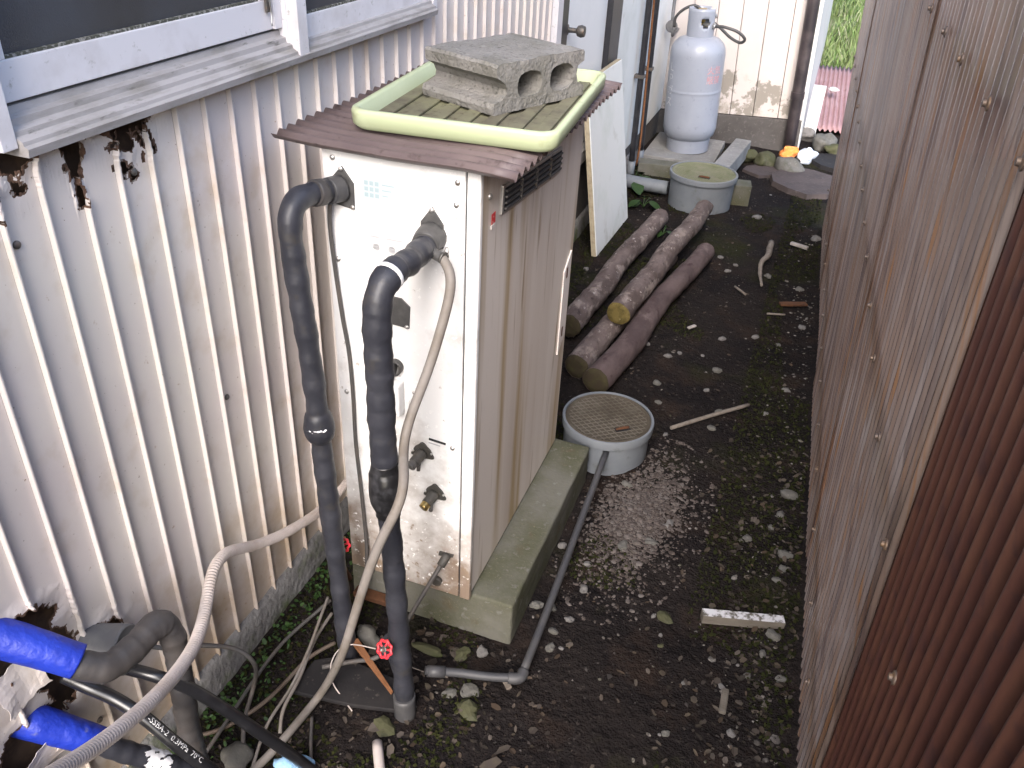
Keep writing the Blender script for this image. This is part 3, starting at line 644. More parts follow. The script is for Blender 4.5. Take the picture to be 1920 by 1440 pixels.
# ---- concrete block
def cblock():
    A = Vector((-.735, 1.572, 0)); B = Vector((-.553, 1.494, 0)); ex = (B-A).normalized(); ey = Vector((-ex.y, ex.x, 0)); w = .195; L = .258; h = .090
    Mt = Matrix(((ex.x, ey.x, 0, A.x), (ex.y, ey.y, 0, A.y), (0, 0, 1, ZT), (0, 0, 0, 1)))
    # section across (y along the block's length, z up), extruded over its width; grooved ends
    outl = [(L, 0), (L, .020), (L-.022, .028), (L-.028, .045), (L-.024, .060), (L-.006, .068), (L-.006, h-.006), (L-.012, h), (.005, h), (0, h-.005), (.002, .066), (.012, .061), (.024, .054), (.030, .042), (.026, .032), (.014, .025), (-.004, .021), (-.008, .012), (-.005, .0)]
    def ell(cy, cz, ry, rz, n=16): return [(cy+ry*math.copysign(abs(math.cos(a))**.7, math.cos(a)), cz+rz*math.copysign(abs(math.sin(a))**.7, math.sin(a))) for a in [2*math.pi*k/n for k in range(n)]]
    holes = [ell(.092, .045, .034, .024), ell(.186, .045, .036, .025)]
    bm = bmesh.new(); loops = []; nl = 13
    for path in [outl]+holes:
        # refine the outline so that its faces can be roughened
        pp = []
        for i in range(len(path)):
            a = path[i]; b = path[(i+1) % len(path)]; m_ = max(1, int(math.hypot(b[0]-a[0], b[1]-a[1])/.011))
            for k in range(m_): pp.append((a[0]+(b[0]-a[0])*k/m_, a[1]+(b[1]-a[1])*k/m_))
        grid = [[bm.verts.new((w*j/nl, a, b)) for a, b in pp] for j in range(nl+1)]
        for j in range(nl):
            for k in range(len(pp)): bm.faces.new((grid[j][k], grid[j][(k+1) % len(pp)], grid[j+1][(k+1) % len(pp)], grid[j+1][k]))
        loops.append(grid)
    for j in (0, nl):
        es = []
        for g in loops:
            n = len(g[j])
            for k in range(n): es.append(bm.edges.get((g[j][k], g[j][(k+1) % n])))
        bmesh.ops.triangle_fill(bm, use_beauty=True, edges=es)
    bm.verts.ensure_lookup_table()
    for v in bm.verts:
        p = v.co.copy(); edge = min(p.x, w-p.x); zz = min(p.z, h-p.z)
        k = .0013+(.0016 if (edge < .012 and zz < .012) else 0)
        v.co += Vector((noise.noise(p*60), noise.noise(p*60+Vector((9, 0, 0))), noise.noise(p*60+Vector((0, 9, 0))) if v.co.z > .01 else 0))*k
        if p.x > w-.001 and p.z > h-.02 and p.y < .08: v.co.x -= .008*abs(noise.noise(p*25)); v.co.z -= .006*abs(noise.noise(p*31))
        v.co = Mt @ v.co
    o = from_bm('concrete_block', bm, 'block'); tag(rebase(o), 'weathered hollow concrete block weighing down the green tray', 'concrete block')
cblock()

# ================================================================ PIPES AT THE HEATER
# -- left insulated pipe
p1 = empty('insulated_pipe', (-.742, 1.135, 0), 'black wrapped pipe from upper left flange of the heater, nearer the house wall', 'pipe')
lp = [Vector((-.775, 1.268, 1.062)), Vector((-.790, 1.215, 1.068)), Vector((-.797, 1.180, 1.062)), Vector((-.797, 1.160, 1.030)), Vector((-.790, 1.153, .95)), Vector((-.772, 1.148, .75)), Vector((-.765, 1.145, .60)), Vector((-.757, 1.142, .42)), Vector((-.750, 1.140, .25)), Vector((-.738, 1.132, .08)), Vector((-.735, 1.130, -.01))]
path = resample(smooth_path(lp, 12), .0035)
def rl(t, L):
    z = path[min(len(path)-1, int(t*(len(path)-1)+.5))].z
    r = .0205+.0012*math.sin(L*90)*math.sin(L*31)
    if abs(z-.628) < .032: r += .0085*math.sqrt(max(0, 1-((z-.628)/.032)**2))
    if z < .5: r *= 1.0+.05*math.sin(z*19)
    return r
tube('insulation', None, rl, 'black_insul', p1, 20, 1, .06, path=path, wrap=(.026, .0010))
tube('socket', [(-.765, BY0-.004, 1.062), (-.772, 1.270, 1.062), (-.777, 1.255, 1.0625)], .024, 'grey_plastic', p1, 18, 3)
tube('tape_collar', [(-.7815, 1.243, 1.0645), (-.7865, 1.224, 1.0675)], .0235, 'grey_insul', p1, 18, 3)
bm = bmesh.new(); rg = random.Random(2)
for k in range(13):
    a = R_(205+k*10+rg.uniform(-4, 4)); blob(bm, (-.7655+.0282*math.cos(a), 1.1455+.0282*math.sin(a), .628+.0006*k+rg.uniform(-.002, .002)), (rg.uniform(.002, .005), .0022, rg.uniform(.0008, .0024)), a+1.57, k, 1)
from_bm('caulk', bm, 'white_tape', p1)
# -- right insulated pipe
p2 = empty('insulated_pipe', (-.545, 1.035, 0), 'black wrapped pipe from mid flange of the heater with bulging taped joint', 'pipe')
rp = [Vector((-.588, 1.275, 1.002)), Vector((-.583, 1.235, 1.000)), Vector((-.577, 1.170, 1.004)), Vector((-.577, 1.105, 1.010)), Vector((-.580, 1.070, .992)), Vector((-.582, 1.058, .945)), Vector((-.580, 1.055, .85)), Vector((-.578, 1.053, .72)), Vector((-.572, 1.050, .58)), Vector((-.562, 1.046, .40)), Vector((-.553, 1.042, .22)), Vector((-.546, 1.038, .10)), Vector((-.543, 1.036, .045))]
path2 = resample(smooth_path(rp, 12), .0035)
def rr_(t, L):
    p = path2[min(len(path2)-1, int(t*(len(path2)-1)+.5))]; z = p.z
    r = .0235+.0013*math.sin(L*110)*math.sin(L*37)
    if z < .60: r = .0205+.0012*math.sin(L*80)
    if p.y > 1.12: r = .0215+.0012*math.sin(L*120)
    return r
tube('insulation', None, rr_, 'black_insul', p2, 20, 1, .06, path=path2, wrap=(.019, .0013))
tube('socket', [(-.588, BY0-.004, 1.003), (-.587, 1.262, 1.003), (-.585, 1.244, 1.001)], lambda t, L: .028-.004*t, 'flange', p2, 18, 3, .05)
seg_ = [p for p in path2 if .545 < p.z < .668 and p.y < 1.1]
def rt_(t, L): return .0245+.0075*math.sin(math.pi*min(1, t*1.05))*(1 if .15 < t < .85 else .6)
tube('tape_wrap', None, rt_, 'black_tape', p2, 22, 1, .22, path=seg_)
tube('joint_band', [p for p in path2 if .985 < p.z < 1.011 and 1.080 < p.y < 1.100][:3] or [(-.578, 1.098, 1.010), (-.578, 1.090, 1.007)], .0258, 'white_tape', p2, 18, 2)
tube('pipe_boot', [(-.5445, 1.0365, .060), (-.5435, 1.036, .03), (-.543, 1.0355, -.015)], .0235, 'grey_plastic', p2, 20, 2)
# branch bend and red hand wheel, each pipe has one
def hand_wheel(parent, c, r, axis_v, m='red_paint'):
    axis_v = Vector(axis_v).normalized(); q = axis_v.to_track_quat('Z', 'Y').to_matrix(); c = Vector(c)
    bm = bmesh.new(); n = 48; rings = []
    for k in range(n):
        a = 2*math.pi*k/n; rr = r*(1+.09*math.cos(8*a)); ring = []
        for j in range(8):
            b = 2*math.pi*j/8; ring.append(bm.verts.new(c+q @ Vector(((rr+.20*r*math.cos(b))*math.cos(a), (rr+.20*r*math.cos(b))*math.sin(a), .16*r*math.sin(b)))))
        rings.append(ring)
    for k in range(n):
        for j in range(8): bm.faces.new((rings[k][j], rings[(k+1) % n][j], rings[(k+1) % n][(j+1) % 8], rings[k][(j+1) % 8]))
    for k in range(5):
        a = 2*math.pi*k/5+.3; d = Vector((math.cos(a), math.sin(a), 0))
        tube_bm(bm, [c+q @ (d*.28*r+Vector((0, 0, .04*r))), c+q @ (d*.65*r), c+q @ (d*.95*r)], .13*r, 8)
    w = from_bm('hand_wheel', bm, m, parent, True)
    lathe('hub', [(.42*r, -.12*r), (.42*r, .2*r), (.26*r, .26*r), (.26*r, .5*r), (0, .55*r)], c, 'dark_steel', w, 14, q)
    lathe('nut', [(.17*r, .5*r), (.17*r, .72*r), (0, .76*r)], c, 'steel', w, 6, q, False)
    tube('stem', [c-axis_v*.15*r, c-axis_v*2.2*r], .16*r, 'brass', w, 10, 2)
hand_wheel(p2, py(721, 1217, 1.005)+Vector((0, 0, 0)), .0165, (-.30, -1, .62))
hand_wheel(p1, py(640, 1022, 1.17), .0165, (.35, -1, .3))
tube('valve_body', [py(721, 1222, 1.05), py(735, 1205, 1.05), (-.548, 1.040, .125)], .019, 'black_insul', p2, 14, 5, .06)
tube('valve_body', [py(632, 1040, 1.19), py(640, 1060, 1.2), py(655, 1085, 1.21)], .008, 'rust', p1, 10, 4)

# -- beige drain hose from the heater's side fitting down to the ground
dh = empty('drain_hose', pz(520, 1400), 'slim grey-beige drain hose slanting across the heater front to the ground', 'hose')
tube('elbow_fitting', [(-.578, 1.238, 1.000), (-.562, 1.236, .993), (-.545, 1.232, .990)], lambda t, L: .0095, 'flange', dh, 12, 4)
tube('hose', None, .0088, 'hose_grey', dh, 12, 1, path=relax(resample(smooth_path([(-.548, 1.233, .9905), (-.532, 1.227, .989), (-.5215, 1.221, .982), (-.5175, 1.214, .962), (-.520, 1.196, .92), (-.533, 1.150, .82), (-.556, 1.090, .70), py(757, 925, .992), py(715, 1010, .965), py(685, 1090, .955), py(663, 1160, .955), py(640, 1230, .950), pz(604, 1297, .020), pz(560, 1352, .012), pz(515, 1405, .010), pz(470, 1450, .010), pz(410, 1500, .010)], 8), .008), 25))
tube('hose_clip', [(-.546, 1.2325, .9905), (-.541, 1.231, .990)], .0115, 'dark_steel', dh, 12, 2)
tube('wire_clip', [(-.541, 1.228, 1.002), (-.536, 1.226, 1.014), (-.530, 1.224, 1.012), (-.533, 1.225, 1.000)], .0009, 'steel', dh, 6, 5)

# -- grey cable down the heater front
tag(rebase(tube('grey_cable', [(-.778, 1.262, 1.045), (-.787, 1.270, .99), (-.786, 1.276, .90), (-.778, 1.277, .80), (-.770, 1.279, .72), (-.767, 1.279, .62), (-.768, 1.279, .50), (-.763, 1.278, .40), (-.757, 1.276, .28), (-.752, 1.270, .20), (-.752, 1.255, .10), (-.765, 1.23, .02), (-.79, 1.20, .012)], .0042, 'cable', None, 8, 8)), 'thin grey cable running down the left of the heater front', 'cable')

# -- thin pipe from the heater foot and the grey pipe along the slab
tb = empty('copper_pipe', (-.60, 1.17, .0), 'thin dark oil pipe rising slanting to lower right of the heater front', 'pipe')
tube('pipe', [(-.556, BY0-.012, .240), (-.566, 1.255, .215), (-.592, 1.205, .150), (-.618, 1.150, .085), (-.650, 1.115, .045), (-.70, 1.095, .03), (-.76, 1.06, .022)], .0052, 'cable', tb, 10, 6)
tube('union_nut', [(-.555, BY0-.006, .243), (-.556, BY0-.014, .239), (-.561, 1.264, .226)], .0105, 'flange_dark', tb, 8, 3)
plate('pipe_bracket', [(-.575, .236), (-.540, .242), (-.538, .249), (-.573, .248)], 'y', BY0-.006, .004, 'flange_dark', tb)
tube('bleed_plug', [(-.578, BY0-.004, .158), (-.578, BY0-.014, .157)], .0125, 'flange_dark', tb, 12, 2)
screw_head('bolt', (-.587, BY0-.003, .141), .0065, tb)
gp = empty('grey_drain_pipe', (-.35, 1.6, 0), 'slim grey plastic pipe running along the slab to the near drain pit', 'pipe')
tube('pipe', [(-.535, 1.120, .048), (-.47, 1.150, .036), (-.40, 1.172, .030), (-.352, 1.190, .028)], .0098, 'grey_plastic', gp, 12, 5)
tube('elbow', [(-.362, 1.186, .028), (-.345, 1.191, .028), (-.336, 1.199, .029), (-.335, 1.215, .030)], .0128, 'grey_plastic', gp, 14, 5)
tube('pipe', [(-.3355, 1.205, .030), (-.338, 1.40, .048), (-.347, 1.70, .068), (-.358, 2.02, .088)], .0095, 'grey_plastic', gp, 12, 5)
tube('coupling', [(-.53, 1.121, .047), (-.495, 1.138, .041)], .0128, 'grey_plastic', gp, 14, 2)

# ================================================================ PIPES OUT OF THE HOUSE WALL
b1 = empty('blue_taped_pipe', (-.83, .66, 0), 'upper pipe bound in blue tape leaving the wall, then grey insulated bend', 'pipe')
U0 = px(-40, 1180, -.985); U1 = px(145, 1240, -.865)
tube('blue_wrap', None, lambda t, L: .0305-.004*t, 'blue_tape', b1, 24, 1, .05, path=resample(smooth_path([px(-60, 1176, -.99), px(0, 1195, -.955), px(75, 1217, -.91), px(148, 1240, -.866)], 8), .003), wrap=(.060, .0006))
ip = [px(110, 1232, -.888), px(160, 1248, -.858), px(205, 1248, -.838), px(250, 1215, -.835), px(285, 1178, -.835), px(312, 1172, -.828), px(330, 1215, -.822), px(342, 1290, -.818), px(355, 1370, -.812), px(372, 1440, -.808)]
ippath = resample(smooth_path(ip, 9), .003)
tube('insulation', None, lambda t, L: .0205+.0022*(t < .35)+.0009*math.sin(L*170)*math.sin(L*61), 'grey_insul', b1, 20, 1, .08, path=ippath, wrap=(.014, .0010))
lathe('wall_sleeve', [(.034, -.02), (.040, -.02), (.043, .045), (.040, .048), (.034, .046)], px(190, 1215, -.935), 'sleeve', b1, 22, Vector((1, .25, .1)).to_track_quat('Z', 'Y').to_matrix())
b2 = empty('blue_taped_pipe', (-.86, .60, 0), 'lower pipe bound in blue tape with white tape scrap on its black sleeve', 'pipe')
tube('blue_wrap', None, lambda t, L: .0300-.006*t, 'blue_tape', b2, 24, 1, .05, path=resample(smooth_path([px(30, 1342, -.985), px(70, 1356, -.955), px(130, 1373, -.92), px(190, 1392, -.885)], 8), .003), wrap=(.060, .0006))
b2p = smooth_path([px(170, 1388, -.895), px(230, 1408, -.865), px(300, 1428, -.83), px(380, 1455, -.79), px(460, 1490, -.74)], 8); b2p = resample(b2p, .0025)
tube('insulation', None, lambda t, L: .0185+.0006*math.sin(L*200), 'black_insul', b2, 18, 1, .06, path=b2p)
# torn strip of white tape lying over the sleeve
vs = []; fs = []; fr = frames(b2p)
i_a = len(b2p)//4; NI, NK = 26, 26
for i in range(NI):
    p = b2p[i_a+i]; t, N, B = fr[i_a+i]
    for k in range(NK):
        a = R_(-30+k*5.5+10*noise.noise(Vector((i*.2, 1, 0)))-i*1.5)
        vs.append(p+(N*math.cos(a)+B*math.sin(a))*(.0205+.0010*noise.noise(Vector((i*.3, k*.3, 0)))))
for i in range(NI-1):
    for k in range(NK-1):
        e = max(abs(i-NI/2)/(NI/2), abs(k-NK/2)/(NK/2))
        if noise.noise(Vector((i*.17, k*.20, 4)))+1.1*max(0, e-.55) < .20: fs.append((i*NK+k, i*NK+k+1, (i+1)*NK+k+1, (i+1)*NK+k))
mesh('tape_scrap', vs, fs, 'white_tape', b2, True)

def flap(name, c, w, h, rx, m, parent, seed):
    n = 15; vs = []; fs = []; c = Vector(c)
    for j in range(n):
        for i in range(n):
            u = i/(n-1)-.5; v = j/(n-1)-.5
            k = 1+.30*noise.noise(Vector((u*2.2+seed, v*2.2, seed)))+.10*noise.noise(Vector((u*8, v*8, seed)))
            vs.append(c+Vector((rx*(v+.5)+.006*noise.noise(Vector((u*1.2, v*1.2, seed)))+.02*u*u, u*w*k+.004*noise.noise(Vector((v*9, seed, 2))), v*h*k+.003*noise.noise(Vector((u*7, seed, 1))))))
    for j in range(n-1):
        for i in range(n-1): fs.append((j*n+i, j*n+i+1, (j+1)*n+i+1, (j+1)*n+i))
    o = mesh(name, vs, fs, m, parent); md = o.modifiers.new('gauge', 'SOLIDIFY'); md.thickness = .0008
    return o
flap('torn_flap', px(45, 1285, -.935), .075, .070, -.015, 'siding', house, 1)
flap('torn_flap', px(75, 1420, -.935), .07, .05, .012, 'siding', house, 6)

# -- corrugated beige conduit
cp = smooth_path([px(655, 900, -.915), (-.915, 1.36, .200), (-.905, 1.20, .262), (-.900, 1.072, .330), px(425, 1035, -.885), px(398, 1068, -.868), px(388, 1130, -.835), px(372, 1195, -.790), px(340, 1250, -.755), px(290, 1308, -.722), px(220, 1370, -.695), px(150, 1420, -.675), px(60, 1475, -.65)], 26)
tag(rebase(tube('flexible_conduit', None, lambda t, L: .0108+.0008*math.sin(L*2*math.pi/.0068), 'hose_beige', None, 16, 1, path=resample(relax(resample(cp, .008), 30), .0068/8))), 'ribbed beige flexible conduit curving along the siding toward the viewer', 'conduit')

# -- black hoses, one with white print
ha = smooth_path([px(120, 1268, -.94), px(165, 1288, -.90), px(215, 1310, -.86), px(270, 1345, -.81), px(330, 1395, -.76), px(390, 1440, -.72), px(450, 1485, -.69)], 10)
hA = tag(tube('black_hose', None, .0112, 'hose_black', None, 16, 1, path=ha), 'black rubber hose with white printed lettering below the blue taped pipe', 'hose')
hb = tube('black_hose', [px(205, 1245, -.93), px(245, 1255, -.885), px(300, 1270, -.835), px(360, 1293, -.795), px(430, 1335, -.75), px(500, 1383, -.705), px(560, 1425, -.67), px(630, 1480, -.63)], .0112, 'hose_black', None, 16, 10)
tag(rebase(hb), 'plain glossy black hose arching to the ground below the flexible conduit', 'hose')
def wrap_text(body, path, r, s0, size, ang, m, parent, name='lettering', place=None):
    cu = bpy.data.curves.new('lettering', 'FONT'); cu.body = body; cu.size = size; cu.resolution_u = 2
    t = bpy.data.objects.new('lettering', cu); COL.objects.link(t)
    bpy.context.view_layer.update(); dg = bpy.context.evaluated_depsgraph_get()
    me = bpy.data.meshes.new_from_object(t.evaluated_get(dg)); bpy.data.objects.remove(t); bpy.data.curves.remove(cu)
    bm = bmesh.new(); bm.from_mesh(me)
    bmesh.ops.subdivide_edges(bm, edges=[e for e in bm.edges if e.calc_length() > size*.25], cuts=2)
    bmesh.ops.triangulate(bm, faces=bm.faces); bm.to_mesh(me); bm.free()
    if place: 
        for v in me.vertices: v.co = place(v.co.x, v.co.y)
    else:
        fr = frames(path); cum = [0]
        for i in range(1, len(path)): cum.append(cum[-1]+(path[i]-path[i-1]).length)
        for v in me.vertices:
            s = s0+v.co.x; i = 0
            while i < len(cum)-2 and cum[i+1] < s: i += 1
            f = (s-cum[i])/(cum[i+1]-cum[i]); p = path[i].lerp(path[i+1], f); T = fr[i][0].lerp(fr[i+1][0], f).normalized(); N = fr[i][1].lerp(fr[i+1][1], f).normalized(); B = T.cross(N)
            a = ang-v.co.y/r; v.co = p+(N*math.cos(a)+B*math.sin(a))*(r+.0004)
    me.materials.clear(); me.materials.append(MATS[m])
    return link(name, me, m, parent)
wrap_text('-SSBA-2  0.3MPa  70°C', ha, .0112, .150, .0125, R_(28), 'hose_print', hA)
rebase(hA)

# -- cables trailing over the ground to the lower left
def wire(name, pts, r, m, label): tag(rebase(tube(name, None, r, m, None, 8, 1, path=relax(resample(smooth_path(pts, 7), .006), 15))), label, 'cable')
wire('ground_cable', [pz(620, 1125, .05), pz(585, 1155, .035), pz(530, 1205, .03), pz(480, 1270, .03), pz(440, 1330, .035), pz(400, 1390, .03), pz(360, 1450, .02)], .0042, 'cable', 'dark grey cable nearest the foundation trailing over the weeds')
wire('ground_cable', [pz(622, 1150, .03), pz(590, 1200, .03), pz(560, 1275, .035), pz(530, 1330, .028), pz(525, 1375, .01)], .0040, 'hose_grey', 'pale grey cable dropping from the left pipe foot to the soil')
wire('ground_cable', [pz(628, 1205, .03), pz(580, 1232, .03), pz(530, 1285, .02), pz(485, 1325, .03), pz(420, 1365, .02), pz(370, 1380, .02)], .0046, 'cable_brown', 'brown cable running left from the left pipe foot')
wire('ground_cable', [px(375, 1210, -.92), px(440, 1215, -.86), px(478, 1245, -.82), pz(475, 1290, .04), pz(458, 1350, .03), pz(456, 1400, .02), pz(458, 1460, .01)], .0048, 'cable', 'grey cable looping out from the wall behind the conduit')
wire('ground_cable', [pz(615, 1120, .06), pz(598, 1165, .06), pz(580, 1215, .045), pz(545, 1290, .02), pz(500, 1360, .016), pz(470, 1450, .012)], .0036, 'hose_grey', 'slim beige-grey cable crossing over the brown one')
wire('ground_cable', [pz(585, 1345, .012), pz(583, 1385, .012), pz(583, 1430, .012)], .0036, 'cable', 'short grey cable end on soil beside the black hose')
wire('twine', [pz(706, 1217, .05), pz(650, 1207, .06), pz(622, 1235, .05), pz(620, 1275, .03), pz(640, 1305, .012), pz(660, 1333, .008)], .0014, 'hose_beige', 'thin pale wire looping from the red hand wheel')
wire('twine', [pz(770, 1250, .012), pz(800, 1262, .010), pz(840, 1270, .008)], .0012, 'twig', 'short pale wire on soil right of the black pipe')
wire('grey_tube', [px(283, 1212, -.925), px(330, 1218, -.90), px(365, 1215, -.91)], .0045, 'sleeve', 'small silvery cable hidden behind the grey insulated bend')

# ================================================================ DRAIN PITS
def pit(c, r, h, label, cover, slot_ang, hatch):
    root = empty('drain_pit', (c[0], c[1], 0), label, 'drain pit')
    lathe('body', [(r*.93, -.05), (r*.945, h-.032), (r*.945, h-.030), (r, h-.028), (r*1.01, h-.004), (r, h), (r*.955, h), (r*.95, h-.006), (r*.90, h-.007)], (c[0], c[1], 0), 'pit_plastic', root, 56)
    lid = lathe('cover', [(0, h-.0085), (r*.935, h-.0085), (r*.94, h-.003), (r*.90, h-.001), (r*.87, h-.004), (0, h-.004)], (c[0], c[1], 0), cover, root, 56)
    # moulded diamond pattern
    bm = bmesh.new(); step = r*.115; n = int(r/step)+1
    for ang in (R_(38), R_(-38)):
        d = Vector((math.cos(ang), math.sin(ang))); q = Vector((-d.y, d.x))
        for k in range(-n, n+1):
            o = k*step; 
            if abs(o) > r*.84: continue
            L = math.sqrt((r*.85)**2-o*o)
            M = Matrix(((d.x, q.x, 0, c[0]+q.x*o), (d.y, q.y, 0, c[1]+q.y*o), (0, 0, 1, h-.0042), (0, 0, 0, 1)))
            box_bm(bm, (-L, -.0011, 0), (L, .0011, .0016 if ang > 0 else .0015), M)
    kind(from_bm('tread_pattern', bm, 'pit_grid' if hatch else cover, lid), 'stuff')
    sx, sy = c[0]+r*.50*math.cos(slot_ang), c[1]+r*.50*math.sin(slot_ang)
    M = Matrix.Translation((sx, sy, h)) @ Matrix.Rotation(slot_ang+R_(75), 4, 'Z')
    s = box('handle_slot', (-r*.17, -r*.075, -.006), (r*.17, r*.075, -.0022), 'slate', lid, 0, M)
    tube('handle', [M @ Vector((-r*.15, 0, -.002)), M @ Vector((-r*.05, 0, .0008)), M @ Vector((r*.15, 0, .0008))], r*.03, 'rust', lid, 8, 3)
    return root
pit((-.388, 2.135), .140, .125, 'near round drain pit with brown hatched cover at the slab end', 'pit_cover', R_(-38), True)
pit((-.482, 4.50), .178, .170, 'far round grey drain pit with mossy cover by the gas cylinder', 'pit_cover_moss', R_(-80), False)
tag(rebase(tube('grey_drain_pipe', [(-.97, 4.52, .05), (-.80, 4.50, .05), (-.66, 4.50, .05)], .036, 'pit_plastic', None, 16, 4)), 'thick grey pipe joining the far drain pit from the house', 'pipe')

# ================================================================ LOGS
def log(a, b, r0, r1, m, em, label, seed):
    a = Vector(a); b = Vector(b); n = 46; path = [a.lerp(b, i/n)+Vector((.022*noise.noise(Vector((i*.06, seed, 0))), 0, .006*noise.noise(Vector((i*.09, seed, 5))))) for i in range(n+1)]
    root = empty('log', (a+b)/2-Vector((0, 0, (a.z+b.z)/2)), label, 'log', None)
    bm = bmesh.new(); seg = 22; fr = frames(path); rings = []
    for i, p in enumerate(path):
        t, N, B = fr[i]; rr = r0+(r1-r0)*i/n; ring = []
        for k in range(seg):
            an_ = 2*math.pi*k/seg; d = N*math.cos(an_)+B*math.sin(an_)
            q = Vector((math.cos(an_)*1.2+seed, math.sin(an_)*1.2, i*.28)); f = 1+.09*noise.noise(q)+.07*noise.noise(q*2.7)+.06*noise.noise(q*6)+.16*max(0, noise.noise(q*1.3+Vector((0, 7, 0)))-.42)
            ring.append(bm.verts.new(p+d*rr*f))
        rings.append(ring)
    for i in range(n):
        for k in range(seg): bm.faces.new((rings[i][k], rings[i][(k+1) % seg], rings[i+1][(k+1) % seg], rings[i+1][k]))
    r0v = [v.co.copy() for v in rings[0]]; r1v = [v.co.copy() for v in rings[-1]]
    from_bm('bark', bm, m, root, True)
    for rv, p, s in ((r0v, path[0], 1), (r1v, path[-1], -1)):
        T = fr[0][0]*s; c = sum(rv, Vector())/seg
        vs = [c-T*.001]+[c+(v-c)*.5-T*(.002+.002*noise.noise(v*50)) for v in rv]+[c+(v-c)*.93-T*.0015 for v in rv]+[c+(v-c)*1.0+T*.002 for v in rv]
        fs = [(0, 1+k, 1+(k+1) % seg) for k in range(seg)]+[(1+j*seg+k, 1+(j+1)*seg+k, 1+(j+1)*seg+(k+1) % seg, 1+j*seg+(k+1) % seg) for j in range(2) for k in range(seg)]
        mesh('cut_end', vs, fs, em, root, True)
    return root
log((-.502, 2.430, .052), (-.338, 3.735, .047), .050, .042, 'bark_dark', 'log_end_dark', 'reddish bark log on the ground nearest the path', 1)
log((-.590, 2.50, .048), (-.470, 3.60, .046), .045, .042, 'bark', 'log_end_dark', 'log mostly hidden under the top log, end beside the heater', 2)
log((-.522, 2.795, .132), (-.402, 4.10, .118), .046, .041, 'bark', 'log_end', 'flaking bark log lying on top of two others, mossy yellow cut end', 3)
log((-.695, 2.75, .062), (-.612, 4.05, .055), .048, .042, 'bark', 'log_end_dark', 'log lying alone beside the leaning white board', 4)

# ================================================================ BOARD, CONDUITS, GAS CYLINDER
bd = empty('leaning_board', (-.80, 3.8, 0), 'white panel board leaning on the wall behind the heater', 'board')
c_ = [Vector((-.800, 3.55, .002)), Vector((-.782, 4.09, .002)), Vector((-.905, 4.09, .765)), Vector((-.918, 3.55, .765))]
nrm = (c_[1]-c_[0]).cross(c_[3]-c_[0]).normalized(); nrm = nrm if nrm.x > 0 else -nrm
ctr = sum(c_, Vector())/4
vs = [ctr+(v-ctr)*.995 for v in c_]; vs = vs+[v+nrm*.004 for v in vs]
mesh('face_sheet', vs, [(0, 1, 2, 3), (7, 6, 5, 4), (0, 4, 5, 1), (1, 5, 6, 2), (2, 6, 7, 3), (3, 7, 4, 0)], 'board_white', bd)
vs = [v-nrm*.022 for v in c_]+[v-nrm*.0003 for v in c_]
mesh('core', vs, [(0, 1, 2, 3), (7, 6, 5, 4), (0, 4, 5, 1), (1, 5, 6, 2), (2, 6, 7, 3), (3, 7, 4, 0)], 'board_edge', bd)
def conduit(y, label, lean):
    root = empty('wall_pipe', (-.93, y, 0), label, 'pipe')
    tube('pipe', [(-.925, y, .06), (-.925, y-.02*lean, .5), (-.925, y-.05*lean, 1.2), (-.925, y-.08*lean, 2.4)], .017, 'black_frame', root, 14, 4)
    tube('foot_sleeve', [(-.925, y, -.02), (-.925, y, .085)], .022, 'pit_plastic', root, 14, 2)
    for z in (.55, 1.3): box('clip', (-.962, y-.026-.02*lean*z/.5, z), (-.905, y+.026-.02*lean*z/.5, z+.018), 'dark_steel', root, .002)
conduit(4.76, 'black wall pipe nearer the door frame', 1.6); conduit(4.99, 'black wall pipe nearer the gas cylinder', 2.4)
tag(rebase(tube('orange_cable', [(-.915, 4.86, .03), (-.905, 4.84, .2), (-.91, 4.80, .6), (-.915, 4.74, 1.1), (-.915, 4.66, 1.7), (-.915, 4.6, 2.3)], .006, 'stake', None, 8, 5)), 'thin reddish cable between the two black wall pipes', 'cable')

CX, CY = -.700, 5.33; GT = Matrix.Rotation(R_(-2.5), 3, 'Y')
gas = empty('gas_cylinder', (CX, CY, .03), 'grey gas cylinder with protective cap standing against the cream wall', 'gas cylinder')
gb = Vector((CX, CY, .035)); r = .160
lathe('foot_ring', [(.125, 0), (.128, .0), (.130, .060), (.134, .075), (.122, .075), (.120, .002)], gb, 'gas_grey', gas, 44, GT)
lathe('body', [(.02, .055), (.09, .058), (.128, .074), (.150, .100), (r, .135), (r, .16), (r, .345), (r, .351), (r+.0018, .356), (r+.0018, .364), (r, .369), (r, .375), (r, .54), (r, .565), (.156, .595), (.143, .622), (.118, .645), (.085, .658), (.0, .665)], gb, 'gas_grey', gas, 52, GT)
# cap: half-open cylinder with a handling hole
def cap():
    bm = bmesh.new(); seg = 44; zs = [.640+.017*i for i in range(11)]; R0 = .078; rows = []
    for z in zs:
        row = []
        for k in range(seg):
            a = 2*math.pi*k/seg; row.append(bm.verts.new(gb+GT @ Vector((R0*math.cos(a), R0*math.sin(a), z))))
        rows.append(row)
    for j in range(len(zs)-1):
        for k in range(seg):
            a = ((2*math.pi*(k+.5)/seg-R_(-62)+math.pi) % (2*math.pi))-math.pi; zc = (zs[j]+zs[j+1])/2
            if (a/.33)**2+((zc-.735)/.030)**2 < 1: continue
            b = ((2*math.pi*(k+.5)/seg-R_(25)+math.pi) % (2*math.pi))-math.pi
            if abs(b) < .62 and zc > .70: continue
            bm.faces.new((rows[j][k], rows[j][(k+1) % seg], rows[j+1][(k+1) % seg], rows[j+1][k]))
    o = from_bm('valve_cap', bm, 'gas_grey', gas, True); md = o.modifiers.new('gauge', 'SOLIDIFY'); md.thickness = .004; return o
cap()
vv = gb+GT @ Vector((0, 0, .66))
